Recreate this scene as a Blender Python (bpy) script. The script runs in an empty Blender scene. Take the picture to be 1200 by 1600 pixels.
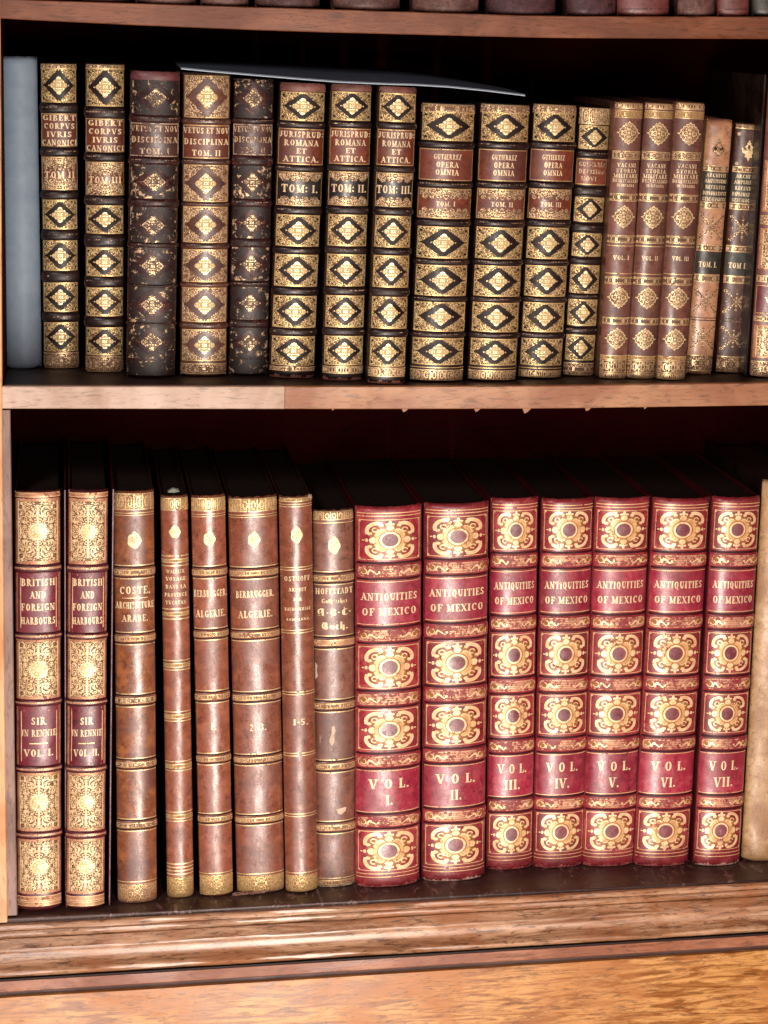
import bpy, math, random
from mathutils import Vector, Matrix
random.seed(7)
S = bpy.context.scene
COL = S.collection

# ------------------------------------------------------------------ camera
# vanishing points of the case (photo pixels, 1200x1600): width, depth, height
VX, VD, VZ = (16900.0, 484.0), (105.0, 25.0), (170.0, 24000.0)
t_ = ((VX[1] + 49 - VD[1]) / (VX[0] - VZ[0]))
PPX = VD[0] + t_ * (VZ[1] - VX[1]); PPY = VD[1] + t_ * (VX[0] - VZ[0])
F = math.sqrt(-((VD[0]-PPX)*(VX[0]-PPX) + (VD[1]-PPY)*(VX[1]-PPY)))
def cdir(x, y):                       # camera-space direction (x right, y up, -z forward)
    return Vector(((x-PPX)/F, -(y-PPY)/F, -1.0))
ax = cdir(*VX).normalized()
ay = cdir(*VD).normalized(); ay = (ay - ax*ay.dot(ax)).normalized()
az = ax.cross(ay)
# rows = world axes in camera space  ->  camera-to-world rotation
R = Matrix((ax, ay, az))              # world = R @ cam
DIST = 3.1
CAM = -(R @ cdir(600, 603)).normalized() * DIST
cam_d = bpy.data.cameras.new("camera"); cam = bpy.data.objects.new("camera", cam_d); COL.objects.link(cam)
M4 = R.to_4x4(); M4.translation = CAM; cam.matrix_world = M4
cam_d.sensor_fit = 'VERTICAL'; cam_d.sensor_height = 36; cam_d.sensor_width = 27
cam_d.lens = F/1600*36; cam_d.shift_x = -(PPX-600)/1600; cam_d.shift_y = (PPY-800)/1600
cam_d.clip_start = .05; cam_d.clip_end = 100
S.camera = cam

# ------------------------------------------------------------------ light
w = bpy.data.worlds.new("World"); S.world = w; w.use_nodes = True
w.node_tree.nodes["Background"].inputs[0].default_value = (.55, .055, .045, 1)
w.node_tree.nodes["Background"].inputs[1].default_value = .20
def area(name, loc, aim, sx, sy, power, color):
    d = bpy.data.lights.new(name, 'AREA'); d.shape = 'RECTANGLE'; d.size = sx; d.size_y = sy
    d.energy = power; d.color = color
    o = bpy.data.objects.new(name, d); COL.objects.link(o); o.location = loc
    o.rotation_euler = (Vector(aim)-Vector(loc)).to_track_quat('-Z', 'Y').to_euler()
area("window_light", (.02, -2.3, -.84), (0, 0, -.50), .40, 2.1, 84, (1, .88, .79))
area("panel_glare_fill", (-.75, -1.7, -1.75), (-.45, 0, -.9), .6, .5, 9, (1, .94, .9))  # added unseen lamp, puts glare on the left of the drawer front
area("moulding_glare_fill", (-1.25, -2.0, 1.30), (-.5, 0, -.8), .35, .6, 18, (1, .94, .9))  # added unseen lamp, whitens the left end of the moulding
S.view_settings.view_transform = 'Standard'; S.view_settings.look = 'None'
S.view_settings.exposure = 0.0; S.view_settings.gamma = 1; S.view_settings.use_curve_mapping = False
S.render.engine = 'CYCLES'

# ------------------------------------------------------------------ helpers
def ray(x, y): return (R @ cdir(x, y)).normalized()
def atY(x, y, Y):
    d = ray(x, y); return CAM + d*((Y-CAM.y)/d.y)
def atZ(x, y, Z):
    d = ray(x, y); return CAM + d*((Z-CAM.z)/d.z)
def tag(o, label=None, cat=None, group=None):
    if label: o["label"] = label
    if cat: o["category"] = cat
    if group: o["group"] = group
    return o
def empty(name, loc, rot=(0, 0, 0)):
    o = bpy.data.objects.new(name, None); COL.objects.link(o); o.location = loc; o.rotation_euler = rot
    o.empty_display_size = .05
    return o
def mesh(name, verts, faces, mats, parent=None, midx=None, uvs=None, smooth=False, loc=None):
    me = bpy.data.meshes.new(name); me.from_pydata([tuple(v) for v in verts], [], faces)
    for m in (mats if isinstance(mats, (list, tuple)) else [mats]): me.materials.append(m)
    if midx: me.polygons.foreach_set("material_index", midx)
    if uvs:
        ul = me.uv_layers.new(name="UVMap"); vi = [0]*len(me.loops); me.loops.foreach_get("vertex_index", vi)
        flat = []
        for i in vi: flat += uvs[i]
        ul.data.foreach_set("uv", flat)
    if smooth: me.polygons.foreach_set("use_smooth", [True]*len(me.polygons))
    me.update()
    o = bpy.data.objects.new(name, me); COL.objects.link(o)
    if parent: o.parent = parent
    if loc: o.location = loc
    return o
def boxmesh(x0, x1, y0, y1, z0, z1, bev=.001):
    """closed box with chamfered long edges"""
    b = min(bev, (x1-x0)*.3, (y1-y0)*.3, (z1-z0)*.3)
    import itertools
    vs = []; 
    def pts(z, i):
        return [(x0+i, y0+b, z), (x0+b, y0+i, z), (x1-b, y0+i, z), (x1-i, y0+b, z), (x1-i, y1-b, z), (x1-b, y1-i, z), (x0+b, y1-i, z), (x0+i, y1-b, z)]
    for z, i in ((z0, b*.8), (z0+b, 0), (z1-b, 0), (z1, b*.8)): vs += pts(z, i)
    fs = [tuple(range(7, -1, -1)), tuple(range(24, 32))]
    for r in range(3):
        for k in range(8):
            fs.append((r*8+k, r*8+(k+1) % 8, r*8+8+(k+1) % 8, r*8+8+k))
    return vs, fs
def box(name, x0, x1, y0, y1, z0, z1, mat, parent=None, bev=.001):
    v, f = boxmesh(x0, x1, y0, y1, z0, z1, bev); return mesh(name, v, f, mat, parent)
def rnd(a, b): return a + (b-a)*random.random()
_s = math.sin
def wob(x, k=0):      # smooth cheap 1-D noise -1..1
    return (_s(x*1.0+k*1.7)+_s(x*2.33+k*3.1)*.6+_s(x*5.1+k*.7)*.35+_s(x*11.7+k*2.2)*.2)/2.15

# ------------------------------------------------------------------ materials
class N:
    def __init__(s, name):
        s.m = bpy.data.materials.new(name); s.m.use_nodes = True; s.t = s.m.node_tree; s.t.nodes.clear()
        s.out = s.n('ShaderNodeOutputMaterial'); s.p = s.n('ShaderNodeBsdfPrincipled')
        s.t.links.new(s.p.outputs[0], s.out.inputs[0])
    def n(s, ty, **kw):
        n = s.t.nodes.new(ty)
        for k, v in kw.items(): setattr(n, k, v)
        return n
    def l(s, a, b): s.t.links.new(a, b)
    def val(s, inp, v):
        if hasattr(v, 'links') or isinstance(v, bpy.types.NodeSocket): s.l(v, inp)
        elif isinstance(v, (tuple, list)) and len(v) == 3 and inp.type == 'RGBA': inp.default_value = (*v, 1)
        else: inp.default_value = v
    def obj(s, seed=True):
        tc = s.n('ShaderNodeTexCoord')
        if not seed: return tc.outputs['Object']
        oi = s.n('ShaderNodeObjectInfo'); mu = s.n('ShaderNodeVectorMath', operation='MULTIPLY_ADD')
        cv = s.n('ShaderNodeCombineXYZ')
        for i in range(3): s.l(oi.outputs['Random'], cv.inputs[i])
        s.l(cv.outputs[0], mu.inputs[0]); mu.inputs[1].default_value = (3.7, 5.1, 9.3); s.l(tc.outputs['Object'], mu.inputs[2])
        return mu.outputs[0]
    def uv(s): return s.n('ShaderNodeTexCoord').outputs['UV']
    def mapn(s, v, sc):
        m = s.n('ShaderNodeMapping'); s.l(v, m.inputs[0]); m.inputs['Scale'].default_value = sc; return m.outputs[0]
    def noise(s, v, scale, det=4, rough=.55, dist=0):
        n = s.n('ShaderNodeTexNoise'); s.l(v, n.inputs['Vector']); n.inputs['Scale'].default_value = scale
        n.inputs['Detail'].default_value = det; n.inputs['Roughness'].default_value = rough; n.inputs['Distortion'].default_value = dist
        return n.outputs['Fac']
    def vor(s, v, scale, feature='F1', rnd=1.0, out='Distance'):
        n = s.n('ShaderNodeTexVoronoi', feature=feature); s.l(v, n.inputs['Vector']); n.inputs['Scale'].default_value = scale
        n.inputs['Randomness'].default_value = rnd
        return n.outputs[out]
    def ramp(s, f, a, b, lo=0., hi=1.):
        n = s.n('ShaderNodeMapRange'); n.interpolation_type = 'SMOOTHSTEP'; s.l(f, n.inputs[0])
        n.inputs[1].default_value = a; n.inputs[2].default_value = b; n.inputs[3].default_value = lo; n.inputs[4].default_value = hi
        return n.outputs[0]
    def math(s, op, a, b=None, c=None):
        n = s.n('ShaderNodeMath', operation=op)
        for i, v in enumerate((a, b, c)):
            if v is not None: s.val(n.inputs[i], v)
        return n.outputs[0]
    def mix(s, f, a, b):
        n = s.n('ShaderNodeMix', data_type='RGBA'); s.val(n.inputs[0], f); s.val(n.inputs[6], a); s.val(n.inputs[7], b)
        return n.outputs[2]
    def bump(s, h, st=.3, dist=.001):
        n = s.n('ShaderNodeBump'); s.l(h, n.inputs['Height']); n.inputs['Strength'].default_value = st; n.inputs['Distance'].default_value = dist
        s.l(n.outputs[0], s.p.inputs['Normal'])
    def fin(s, col=None, rough=None, metal=None, spec=None):
        if col is not None: s.val(s.p.inputs['Base Color'], col)
        if rough is not None: s.val(s.p.inputs['Roughness'], rough)
        if metal is not None: s.val(s.p.inputs['Metallic'], metal)
        if spec is not None: s.val(s.p.inputs['Specular IOR Level'], spec)
        return s.m

def leather(name, c1, c2, c3=None, rough=.36, scuff=.35, patch=.45, spec=.85, flecks=0.0, scuffcol=(.42, .27, .19)):
    """c1 main, c2 mottle, c3 large stains"""
    g = N(name); o = g.obj()
    big = g.noise(o, 14, 3, .6, .4); med = g.noise(o, 55, 5, .65, .6); fine = g.noise(o, 420, 3, .6)
    col = g.mix(g.ramp(med, .42, .66), c1, c2)
    if c3: col = g.mix(g.ramp(big, .5-.1*patch, .5+.35*(1-patch)), col, c3)
    # scuffs: long thin scratches and rubbed specks
    so = g.mapn(o, (1, 1, .22)); sc = g.noise(so, 300, 4, .7, 1.2)
    scm = g.math('MULTIPLY', g.ramp(sc, .62, .72), g.ramp(g.noise(o, 30, 3), .45, .62))
    scm = g.math('MULTIPLY', scm, scuff)
    col = g.mix(scm, col, scuffcol)
    if flecks:
        f = g.math('MULTIPLY', g.ramp(g.noise(o, 160, 4, .7, 1.5), .60, .64), flecks)
        col = g.mix(f, col, (.30, .16, .08))
    dark = g.ramp(g.noise(o, 110, 5, .75, .5), .32, .50, .7, 0)
    col = g.mix(dark, col, tuple(v*.35 for v in c1))
    oi = g.n('ShaderNodeObjectInfo'); hs = g.n('ShaderNodeHueSaturation'); g.l(col, hs.inputs['Color']); g.l(g.ramp(oi.outputs['Random'], 0, 1, .82, 1.14), hs.inputs['Value']); col = hs.outputs[0]
    r = g.math('ADD', g.ramp(fine, .3, .7, rough-.04, rough+.07), g.math('ADD', g.ramp(big, .35, .65, -.06, .12), g.ramp(g.noise(g.mapn(o, (1, 1, .3)), 160, 4, .7, 1), .5, .7, -.02, .10)))
    h = g.math('ADD', g.math('MULTIPLY', fine, .5), g.math('MULTIPLY', med, 1.2))
    h = g.math('SUBTRACT', h, g.math('MULTIPLY', scm, .8))
    g.bump(h, .16, .0009)
    return g.fin(col, r, 0, spec)

def gold(name, gcol, under, pattern='solid', wear=.3, cell=.0028, rough=.38, metal=.6, tone=None, ws=210):
    """stamped gold leaf worn through to the leather; the pattern lives in mirrored panel coordinates"""
    g = N(name); o = g.obj(); uv = g.uv()
    wn = g.noise(o, ws, 5, .7, .6); wl = g.noise(o, 34, 3, .6)
    wv = g.math('ADD', g.math('MULTIPLY', wn, .7), g.math('MULTIPLY', wl, .5))
    th = .42 + wear*.35
    m = g.ramp(wv, th-.03, th+.05)            # 1 where gold survives
    if pattern == 'lace':
        v1 = g.vor(uv, 1/cell, 'DISTANCE_TO_EDGE'); v2 = g.vor(uv, .62/cell, 'F1', .9)
        rings = g.math('SINE', g.math('MULTIPLY', v2, 15.0))
        pat = g.math('MULTIPLY', g.ramp(v1, .03, .11), g.ramp(rings, -.75, -.25))
        m = g.math('MULTIPLY', m, g.math('MAXIMUM', pat, .05))
    elif pattern == 'filigree':
        d = g.noise(uv, 1/cell, 1, .5)
        dv = g.n('ShaderNodeVectorMath', operation='ADD'); g.l(uv, dv.inputs[0])
        cv = g.n('ShaderNodeCombineXYZ'); g.l(g.math('MULTIPLY', d, cell*1.1), cv.inputs[0]); g.l(g.math('MULTIPLY', d, cell*.9), cv.inputs[1]); g.l(cv.outputs[0], dv.inputs[1])
        v2 = g.vor(dv.outputs[0], .55/cell, 'F1', 1.0); v1 = g.vor(dv.outputs[0], 1.1/cell, 'DISTANCE_TO_EDGE')
        rings = g.math('SINE', g.math('MULTIPLY', v2, 17.0))
        pat = g.math('MULTIPLY', g.ramp(rings, -.55, .15), g.ramp(v1, .02, .08))
        m = g.math('MULTIPLY', m, g.math('MAXIMUM', pat, .03))
    elif pattern == 'ribs':
        sx = g.n('ShaderNodeSeparateXYZ'); g.l(uv, sx.inputs[0])
        a = g.math('SINE', g.math('MULTIPLY', g.math('ADD', sx.outputs[0], g.math('MULTIPLY', sx.outputs[1], .8)), 2*math.pi/cell))
        m = g.math('MULTIPLY', m, g.ramp(a, -.7, -.1, .2, 1))
    col = g.mix(m, under, g.mix(g.ramp(g.noise(o, 90, 3), .35, .65), gcol, tone or tuple(c*.72 for c in gcol)))
    g.bump(g.math('ADD', m, g.math('MULTIPLY', wn, .6)), .5, .0006)
    return g.fin(col, g.ramp(m, 0, 1, .5, rough), g.math('MULTIPLY', m, metal), .5)

def wood(name, ca, cb, cc, rough=.4, axis='x', streak=1.0, pores=.4, knots=0, spec=.5, sc=1.0, coat=0, grain=1.0, blot=.55, dust=0, hard=.16):
    g = N(name); o = g.obj(False)
    s = {'x': (.06, 1, 1), 'z': (1, 1, .06), 'y': (1, .06, 1)}[axis]
    st = g.mapn(o, tuple(.11 if q < 1 else 1 for q in s)); a = g.noise(st, 38*sc*grain, 6, .68, 1.2*streak); b = g.noise(g.mapn(o, tuple(.16 if q < 1 else 1 for q in s)), 230*sc, 5, .75, .7); c = g.noise(o, 6*sc, 3, .6, 1)
    col = g.mix(g.ramp(a, .5-hard, .5+hard), ca, cb)
    col = g.mix(g.ramp(c, .42, .66), col, cc)
    col = g.mix(g.math('MULTIPLY', g.ramp(b, .53, .61), pores), col, tuple(v*.25 for v in ca))
    bl = g.math('MULTIPLY', g.ramp(g.noise(g.mapn(o, tuple(.25 if q < 1 else 1 for q in s)), 40*sc, 5, .75, .8), .60, .68), blot)
    col = g.mix(bl, col, tuple(v*.35 for v in ca))
    if knots:
        k = g.ramp(g.vor(g.mapn(o, (.5, 1, 1.6)), 14, 'F1'), .04, .12, 1, 0)
        col = g.mix(g.math('MULTIPLY', k, knots), col, tuple(v*.12 for v in ca))
    r = g.math('ADD', g.ramp(a, .3, .7, rough-.08, rough+.1), g.ramp(c, .3, .7, -.06, .08))
    g.bump(g.math('ADD', a, g.math('MULTIPLY', b, .6)), .25, .0012)
    if dust:
        d1 = g.ramp(g.noise(g.mapn(o, (1, .35, 1)), 70, 5, .75, 1.5), .55, .63); d2 = g.ramp(g.noise(o, 14, 3), .40, .55)
        col = g.mix(g.math('MULTIPLY', g.math('MULTIPLY', d1, d2), dust), col, (.34, .24, .21))
    if coat: g.p.inputs['Coat Weight'].default_value = coat; g.p.inputs['Coat Roughness'].default_value = .26
    return g.fin(col, r, 0, spec)

def plain(name, c, c2=None, rough=.6, scale=60, bump=.2, spec=.3):
    g = N(name); o = g.obj(); n = g.noise(o, scale, 5, .65, .3)
    g.bump(n, bump, .001)
    return g.fin(g.mix(g.ramp(n, .35, .65), c, c2 or tuple(v*.7 for v in c)), rough, 0, spec)

GC = (.86, .60, .25)      # gold leaf
GP = (.95, .76, .44)      # pale gold
M = {}
M['dark_leather'] = leather('dark_leather', (.012, .005, .004), (.022, .008, .005), (.028, .010, .006), .38, .18, spec=.55)
M['brown_leather'] = leather('brown_leather', (.085, .028, .016), (.12, .045, .022), (.06, .02, .014), .36)
M['worn_leather'] = leather('worn_black_leather', (.020, .006, .006), (.060, .014, .012), (.022, .008, .007), .40, .5, .5, .40, .5)
M['diamond_dark'] = leather('painted_dark_diamond', (.010, .005, .004), (.018, .009, .006), None, .42, .3, .5, .35)
M['label_leather'] = leather('label_leather', (.15, .035, .018), (.20, .05, .025), (.11, .028, .018), .36, .35)
M['label_worn'] = leather('label_worn_leather', (.045, .018, .015), (.075, .027, .020), None, .36, .5)
M['label_black'] = leather('label_black_leather', (.012, .010, .010), (.02, .014, .010), None, .33, .3)
M['label_green'] = leather('label_green_leather', (.022, .022, .016), (.035, .033, .022), None, .4, .5)
M['red_cap'] = leather('red_cap_leather', (.085, .016, .020), (.12, .03, .03), None, .4)
M['pink_cap'] = leather('pink_cap_leather', (.24, .09, .065), (.14, .05, .04), None, .45)
M['vacani'] = leather('chestnut_leather', (.14, .054, .036), (.19, .078, .055), (.10, .036, .026), .38, .35)
M['tan'] = leather('tan_calf', (.42, .21, .11), (.52, .29, .16), (.26, .11, .06), .38, .5, .4)
M['plum'] = leather('plum_calf', (.065, .024, .014), (.10, .040, .024), None, .34, .7, flecks=.3)
M['calf'] = leather('brown_calf', (.22, .066, .034), (.30, .100, .052), (.15, .043, .024), .32, .6, .35)
M['calf_tan'] = leather('tan_brown_calf', (.22, .072, .032), (.36, .125, .040), (.14, .044, .025), .29, .5, .5, flecks=.4)
M['calf_dull'] = leather('dull_calf', (.20, .072, .045), (.27, .105, .065), (.14, .048, .03), .38, .7, .4)
M['red'] = leather('crimson_morocco', (.27, .020, .030), (.37, .060, .065), (.19, .012, .018), .34, .75, scuffcol=(.55, .25, .2))
M['red_label'] = leather('crimson_label', (.29, .020, .042), (.38, .055, .075), (.21, .012, .026), .34, .6, scuffcol=(.6, .3, .3))
M['oval'] = leather('mauve_oval_onlay', (.17, .035, .045), (.26, .085, .095), (.13, .025, .035), .32, .8, scuffcol=(.5, .3, .3))
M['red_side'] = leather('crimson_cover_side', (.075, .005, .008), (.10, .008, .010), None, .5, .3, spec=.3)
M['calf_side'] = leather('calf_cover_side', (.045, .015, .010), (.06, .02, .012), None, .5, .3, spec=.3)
M['brit'] = leather('oxblood_morocco', (.075, .007, .012), (.10, .012, .014), None, .36, .35)
M['brit_label'] = leather('oxblood_label', (.13, .012, .022), (.16, .016, .028), None, .36, .3)
M['vellum'] = leather('vellum', (.47, .27, .115), (.58, .37, .18), (.34, .17, .07), .46, .4, .5)
M['blue'] = plain('blue_grey_paper', (.21, .285, .37), (.245, .32, .40), .5, 45, .12)
M['old_mauve'] = leather('old_mauve_calf', (.10, .045, .04), (.17, .09, .07), (.06, .025, .03), .5, .9, .5, .3, .5)
M['old_dark'] = leather('old_dark_calf', (.045, .02, .024), (.08, .03, .035), None, .5, .9, .5, .3, .2)
M['old_red'] = leather('old_red_calf', (.16, .04, .035), (.20, .06, .05), None, .4, .6)
M['paper'] = plain('page_edges', (.030, .017, .012), (.016, .009, .007), .8, 90)
M['groove'] = plain('dark_line_and_gap_shade', (.012, .003, .003), None, .6)  # dark lines beside the gilt bands, also painted shade under the moulding
M['scrap'] = plain('torn_pale_paper', (.62, .50, .38), (.5, .36, .25), .8, 90, .5)
M['torn'] = plain('torn_leather_fibre', (.36, .20, .14), (.12, .05, .035), .8, 150, .6)
M['gold'] = gold('gilt_line', GC, (.10, .035, .015), 'solid', .18)
M['gold_text'] = gold('gilt_lettering', (.95, .74, .45), (.15, .05, .03), 'solid', .02, metal=.2)
M['gold_worn'] = gold('gilt_lettering_worn', (.72, .50, .30), (.10, .03, .02), 'solid', .35, metal=.2)
M['lace_dark'] = gold('gilt_lace_on_dark', (1, .75, .35), (.105, .046, .014), 'lace', .20, .0033)
M['lace_fine'] = gold('gilt_lace_fine', (1, .71, .40), (.08, .03, .010), 'lace', .16, .0027)
M['lace_inner'] = gold('gilt_diamond_centre', (1, .83, .48), (.50, .32, .12), 'lace', .04, .0046)
M['lace_worn'] = gold('gilt_lace_nearly_gone', (.85, .58, .34), (.014, .008, .006), 'solid', .72, .0030, ws=120)
M['lace_half'] = gold('gilt_lace_half_gone', (.92, .66, .38), (.13, .055, .022), 'lace', .28, .0034)
M['inner_worn'] = gold('gilt_centre_worn', (.78, .56, .31), (.05, .022, .012), 'lace', .34, .0040, ws=130)
M['band_line'] = gold('gilt_band_line', (.55, .34, .22), (.014, .006, .005), 'ribs', .62, .004)
M['fil'] = gold('gilt_filigree', (1, .74, .40), (.10, .030, .006), 'filigree', .14, .0032, metal=.25)
M['fil_tan'] = gold('gilt_frame_tan', (.80, .44, .24), (.20, .035, .02), 'ribs', .22, .0016)
M['fil_band'] = gold('gilt_band_rope', (.80, .48, .28), (.20, .04, .03), 'ribs', .25, .0022)
M['mex_cream'] = gold('gilt_strapwork', (.96, .72, .44), (.42, .17, .08), 'solid', .15, metal=.3, tone=(.84, .52, .25))
M['mex_tan'] = gold('gilt_strapwork_ground', (.80, .44, .18), (.30, .05, .03), 'solid', .15, metal=.2)
M['mex_brown'] = gold('gilt_brown_line', (.36, .14, .04), (.2, .03, .02), 'solid', .1, metal=.1)  # brown outlines and ground of the gilt tooling
M['mex_line'] = gold('gilt_fillet', (.95, .60, .30), (.30, .03, .03), 'solid', .16, metal=.3)
M['mex_band'] = gold('gilt_scroll_band', (.86, .52, .28), (.27, .03, .03), 'solid', .42, metal=.3)
M['mex_wash'] = gold('rubbed_gilt_wash', (.78, .40, .25), (.24, .028, .030), 'ribs', .46, .0016, metal=.3)
M['calf_gold'] = gold('gilt_on_calf', (.85, .58, .28), (.20, .08, .04), 'lace', .30, .0020)
M['calf_line'] = gold('gilt_line_on_calf', (.92, .66, .34), (.22, .08, .04), 'solid', .16)
M['crest'] = gold('gilt_crest', (.92, .70, .38), (.5, .3, .1), 'solid', .0, metal=.15)
M['crest_fine'] = gold('gilt_crest_detailed', (1, .80, .48), (.50, .28, .12), 'lace', .04, .0056, metal=.2)
M['tail_gold'] = gold('gilt_tail', (.80, .58, .25), (.28, .14, .05), 'lace', .20, .0022)

M['w_top'] = wood('shelf_edge_mahogany', (.17, .055, .024), (.27, .10, .045), (.14, .042, .016), .42, pores=.5, knots=.5)
M['w_mid'] = wood('shelf_edge_pinkish', (.33, .150, .070), (.45, .235, .12), (.29, .115, .052), .42, pores=.5, knots=.3)
M['w_pale'] = wood('shelf_edge_bleached', (.50, .365, .275), (.60, .46, .36), (.38, .24, .16), .45, pores=.5, knots=.5)
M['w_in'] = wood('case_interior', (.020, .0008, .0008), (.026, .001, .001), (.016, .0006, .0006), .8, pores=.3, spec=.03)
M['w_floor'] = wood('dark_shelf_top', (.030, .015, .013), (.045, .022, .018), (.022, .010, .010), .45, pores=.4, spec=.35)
M['w_bottom'] = wood('dusty_bottom_shelf', (.050, .024, .020), (.075, .038, .032), (.035, .016, .014), .42, pores=.4, spec=.5, dust=.6)
M['w_mold'] = wood('moulding_walnut', (.20, .085, .036), (.52, .31, .18), (.32, .13, .05), .40, pores=.7, streak=.7, spec=.8, coat=.6, grain=1.8)
M['w_rail'] = wood('rail_mahogany', (.24, .085, .042), (.38, .16, .085), (.22, .07, .03), .36, pores=.5)
M['w_panel'] = wood('panel_orange_wood', (.24, .078, .012), (.58, .29, .085), (.40, .145, .026), .38, pores=.5, streak=1.6, spec=.6, coat=.3, sc=1.0, grain=1.7, blot=.3, hard=.11)
M['w_groove'] = wood('groove_dark', (.055, .022, .018), (.075, .03, .025), (.05, .02, .015), .5)
M['w_stile'] = wood('stile_orange', (.60, .30, .12), (.70, .40, .19), (.5, .2, .05), .35, 'z', pores=.4)
M['w_jamb'] = wood('jamb_grey', (.22, .13, .10), (.32, .20, .16), (.16, .09, .07), .5, 'z', pores=.5)

# ------------------------------------------------------------------ bookcase
case = empty('bookcase', (0, 0, 0))
tag(case, 'old mahogany bookcase with three shelf edges, moulded base rail and orange wood panel', 'bookcase')
def lin(pts, x):
    for (a, b), (c, d) in zip(pts, pts[1:]):
        if x <= c or (c, d) == pts[-1]: return b + (d-b)*(x-a)/(c-a)
# edges of the shelves measured along the photo (slightly warped old boards)
TOP_T = [(-60, -5), (49, 0), (250, 6.5), (450, 12.5), (850, 25), (1200, 26), (1260, 26)]
TOP_B = [(-60, 25), (0, 29), (225, 40), (450, 49), (850, 59.3), (1200, 61), (1260, 61)]
MID_T = [(-60, 604), (0, 603.5), (600, 604), (850, 603), (1200, 598), (1260, 597)]
MID_B = [(-60, 638), (0, 638.5), (600, 639.3), (850, 638.5), (1200, 633.5), (1260, 632.5)]
FLO = [(-60, 1438.5), (15, 1435), (240, 1424.5), (560, 1407), (870, 1391), (1200, 1374), (1260, 1371)]
DEPTH = .42
def zprof(pts, Y=0.0):
    out = []
    for x in range(-60, 1261, 30):
        p = atY(x, lin(pts, x), Y); out.append((p.x, p.z))
    return out
def zat(prof, X):
    for (a, b), (c, d) in zip(prof, prof[1:]):
        if X <= c: break
    return b + (d-b)*(X-a)/(c-a)
ZT, ZTB, ZM, ZMB, ZF = (zprof(p) for p in (TOP_T, TOP_B, MID_T, MID_B, FLO))
def smooth_prof(p, n=3):
    for _ in range(n):
        q = p[:]
        for i in range(1, len(p)-1): q[i] = (p[i][0], (p[i-1][1]+p[i][1]*2+p[i+1][1])/4)
        p = q
    return p
ZT, ZTB, ZM, ZMB, ZF = (smooth_prof(p) for p in (ZT, ZTB, ZM, ZMB, ZF))
def board(name, pt, pb, y0, y1, mat, parent, X0=-9, X1=9, bev=.0012, xs=None):
    """warped board between top profile pt and bottom profile pb"""
    pts = [(x, z, zat(pb, x)) for x, z in pt if X0 <= x <= X1]
    if X0 > -9: pts.insert(0, (X0, zat(pt, X0), zat(pb, X0)))
    if X1 < 9: pts.append((X1, zat(pt, X1), zat(pb, X1)))
    vs, fs = [], []
    for i, (x, zt, zb) in enumerate(pts):
        j = .0004*wob(x*70)
        vs += [(x, y0, zb+bev), (x, y0, zt-bev+j), (x, y0+bev, zt+j*.5), (x, y1, zt), (x, y1, zb), (x, y0+bev, zb)]
    for i in range(len(pts)-1):
        a, b = i*6, i*6+6
        for k in range(6): fs.append((a+k, b+k, b+(k+1) % 6, a+(k+1) % 6)[::-1])
    fs.append(tuple(range(0, 6))); e = (len(pts)-1)*6; fs.append(tuple(range(e+5, e-1, -1)))
    return mesh(name, vs, fs, mat, parent)
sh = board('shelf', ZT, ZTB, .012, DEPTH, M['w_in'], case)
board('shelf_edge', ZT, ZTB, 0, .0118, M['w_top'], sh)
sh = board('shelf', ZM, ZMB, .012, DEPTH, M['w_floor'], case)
XJ = atY(445, 620, 0).x
board('shelf_edge', ZM, ZMB, -.0006, .0118, M['w_pale'], sh, X1=XJ-.0004)['label'] = 'bleached whitish shelf edge piece'
board('shelf_edge', ZM, ZMB, 0, .0118, M['w_mid'], sh, X0=XJ+.0004)['label'] = 'pinkish brown shelf edge piece'
# pale splintered tips hanging below the middle shelf
for (px, hh, ww) in ((520, 3, 4), (632, 7, 9), (745, 7, 9), (822, 11, 12), (918, 7, 9), (1008, 4, 5)):
    p = atY(px, lin(MID_B, px)+.5, .004); s = .00092
    v = [(p.x-ww*s*.5, .003, p.z+.001), (p.x+ww*s*.7, .003, p.z+.001), (p.x+ww*s*.2, .004, p.z-hh*s*.7), (p.x-ww*s*.2, .004, p.z-hh*s),
         (p.x-ww*s*.5, .008, p.z+.001), (p.x+ww*s*.7, .008, p.z+.001), (p.x+ww*s*.2, .007, p.z-hh*s*.7), (p.x-ww*s*.2, .007, p.z-hh*s)]
    v = [(a, b_, p.z+.0006+(c-p.z)*.72) for a, b_, c in v]
    mesh('splinter', v, [(0, 3, 2, 1), (4, 5, 6, 7), (0, 1, 5, 4), (1, 2, 6, 5), (2, 3, 7, 6), (3, 0, 4, 7)], M['w_mid'], sh)
zf_min = min(z for _, z in ZF)
low = [(x, z-.03) for x, z in ZF]
board('bottom_shelf', ZF, low, .0, DEPTH, M['w_bottom'], case)
XL, XR = atY(-60, 700, 0).x, atY(1260, 700, 0).x + .15
ztop = atY(600, -260, 0).z
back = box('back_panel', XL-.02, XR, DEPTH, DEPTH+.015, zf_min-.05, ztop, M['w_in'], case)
# side: stile, grey jamb batten below the middle shelf, side panel
def vpoly(name, pl, y0, y1, mat, parent):
    """vertical prism whose right edge follows the listed points, left edge out of frame"""
    vs, fs = [], []; n = len(pl)
    for (xr, xl, z) in pl: vs += [(xl, y0, z), (xr-.0012, y0, z), (xr, y0+.0012, z), (xr, y1, z), (xl, y1, z)]
    for i in range(n-1):
        a, b = i*5, i*5+5
        for k in range(5): fs.append((a+k, a+(k+1) % 5, b+(k+1) % 5, b+k))
    fs.append((4, 3, 2, 1, 0)); e = (n-1)*5; fs.append(tuple(range(e, e+5)))
    return mesh(name, vs, fs, mat, parent)
def vx(p): q = atY(p[0], p[1], -.004); return q
pl = []
for (px, py) in ((11.5, 1441), (9, 1250), (7, 1040), (5, 850), (3.5, 640), (2.5, 400), (1, 100), (0, -60), (-1, -260)):
    q = vx((px, py)); pl.append((q.x, XL-.06, q.z))
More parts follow.
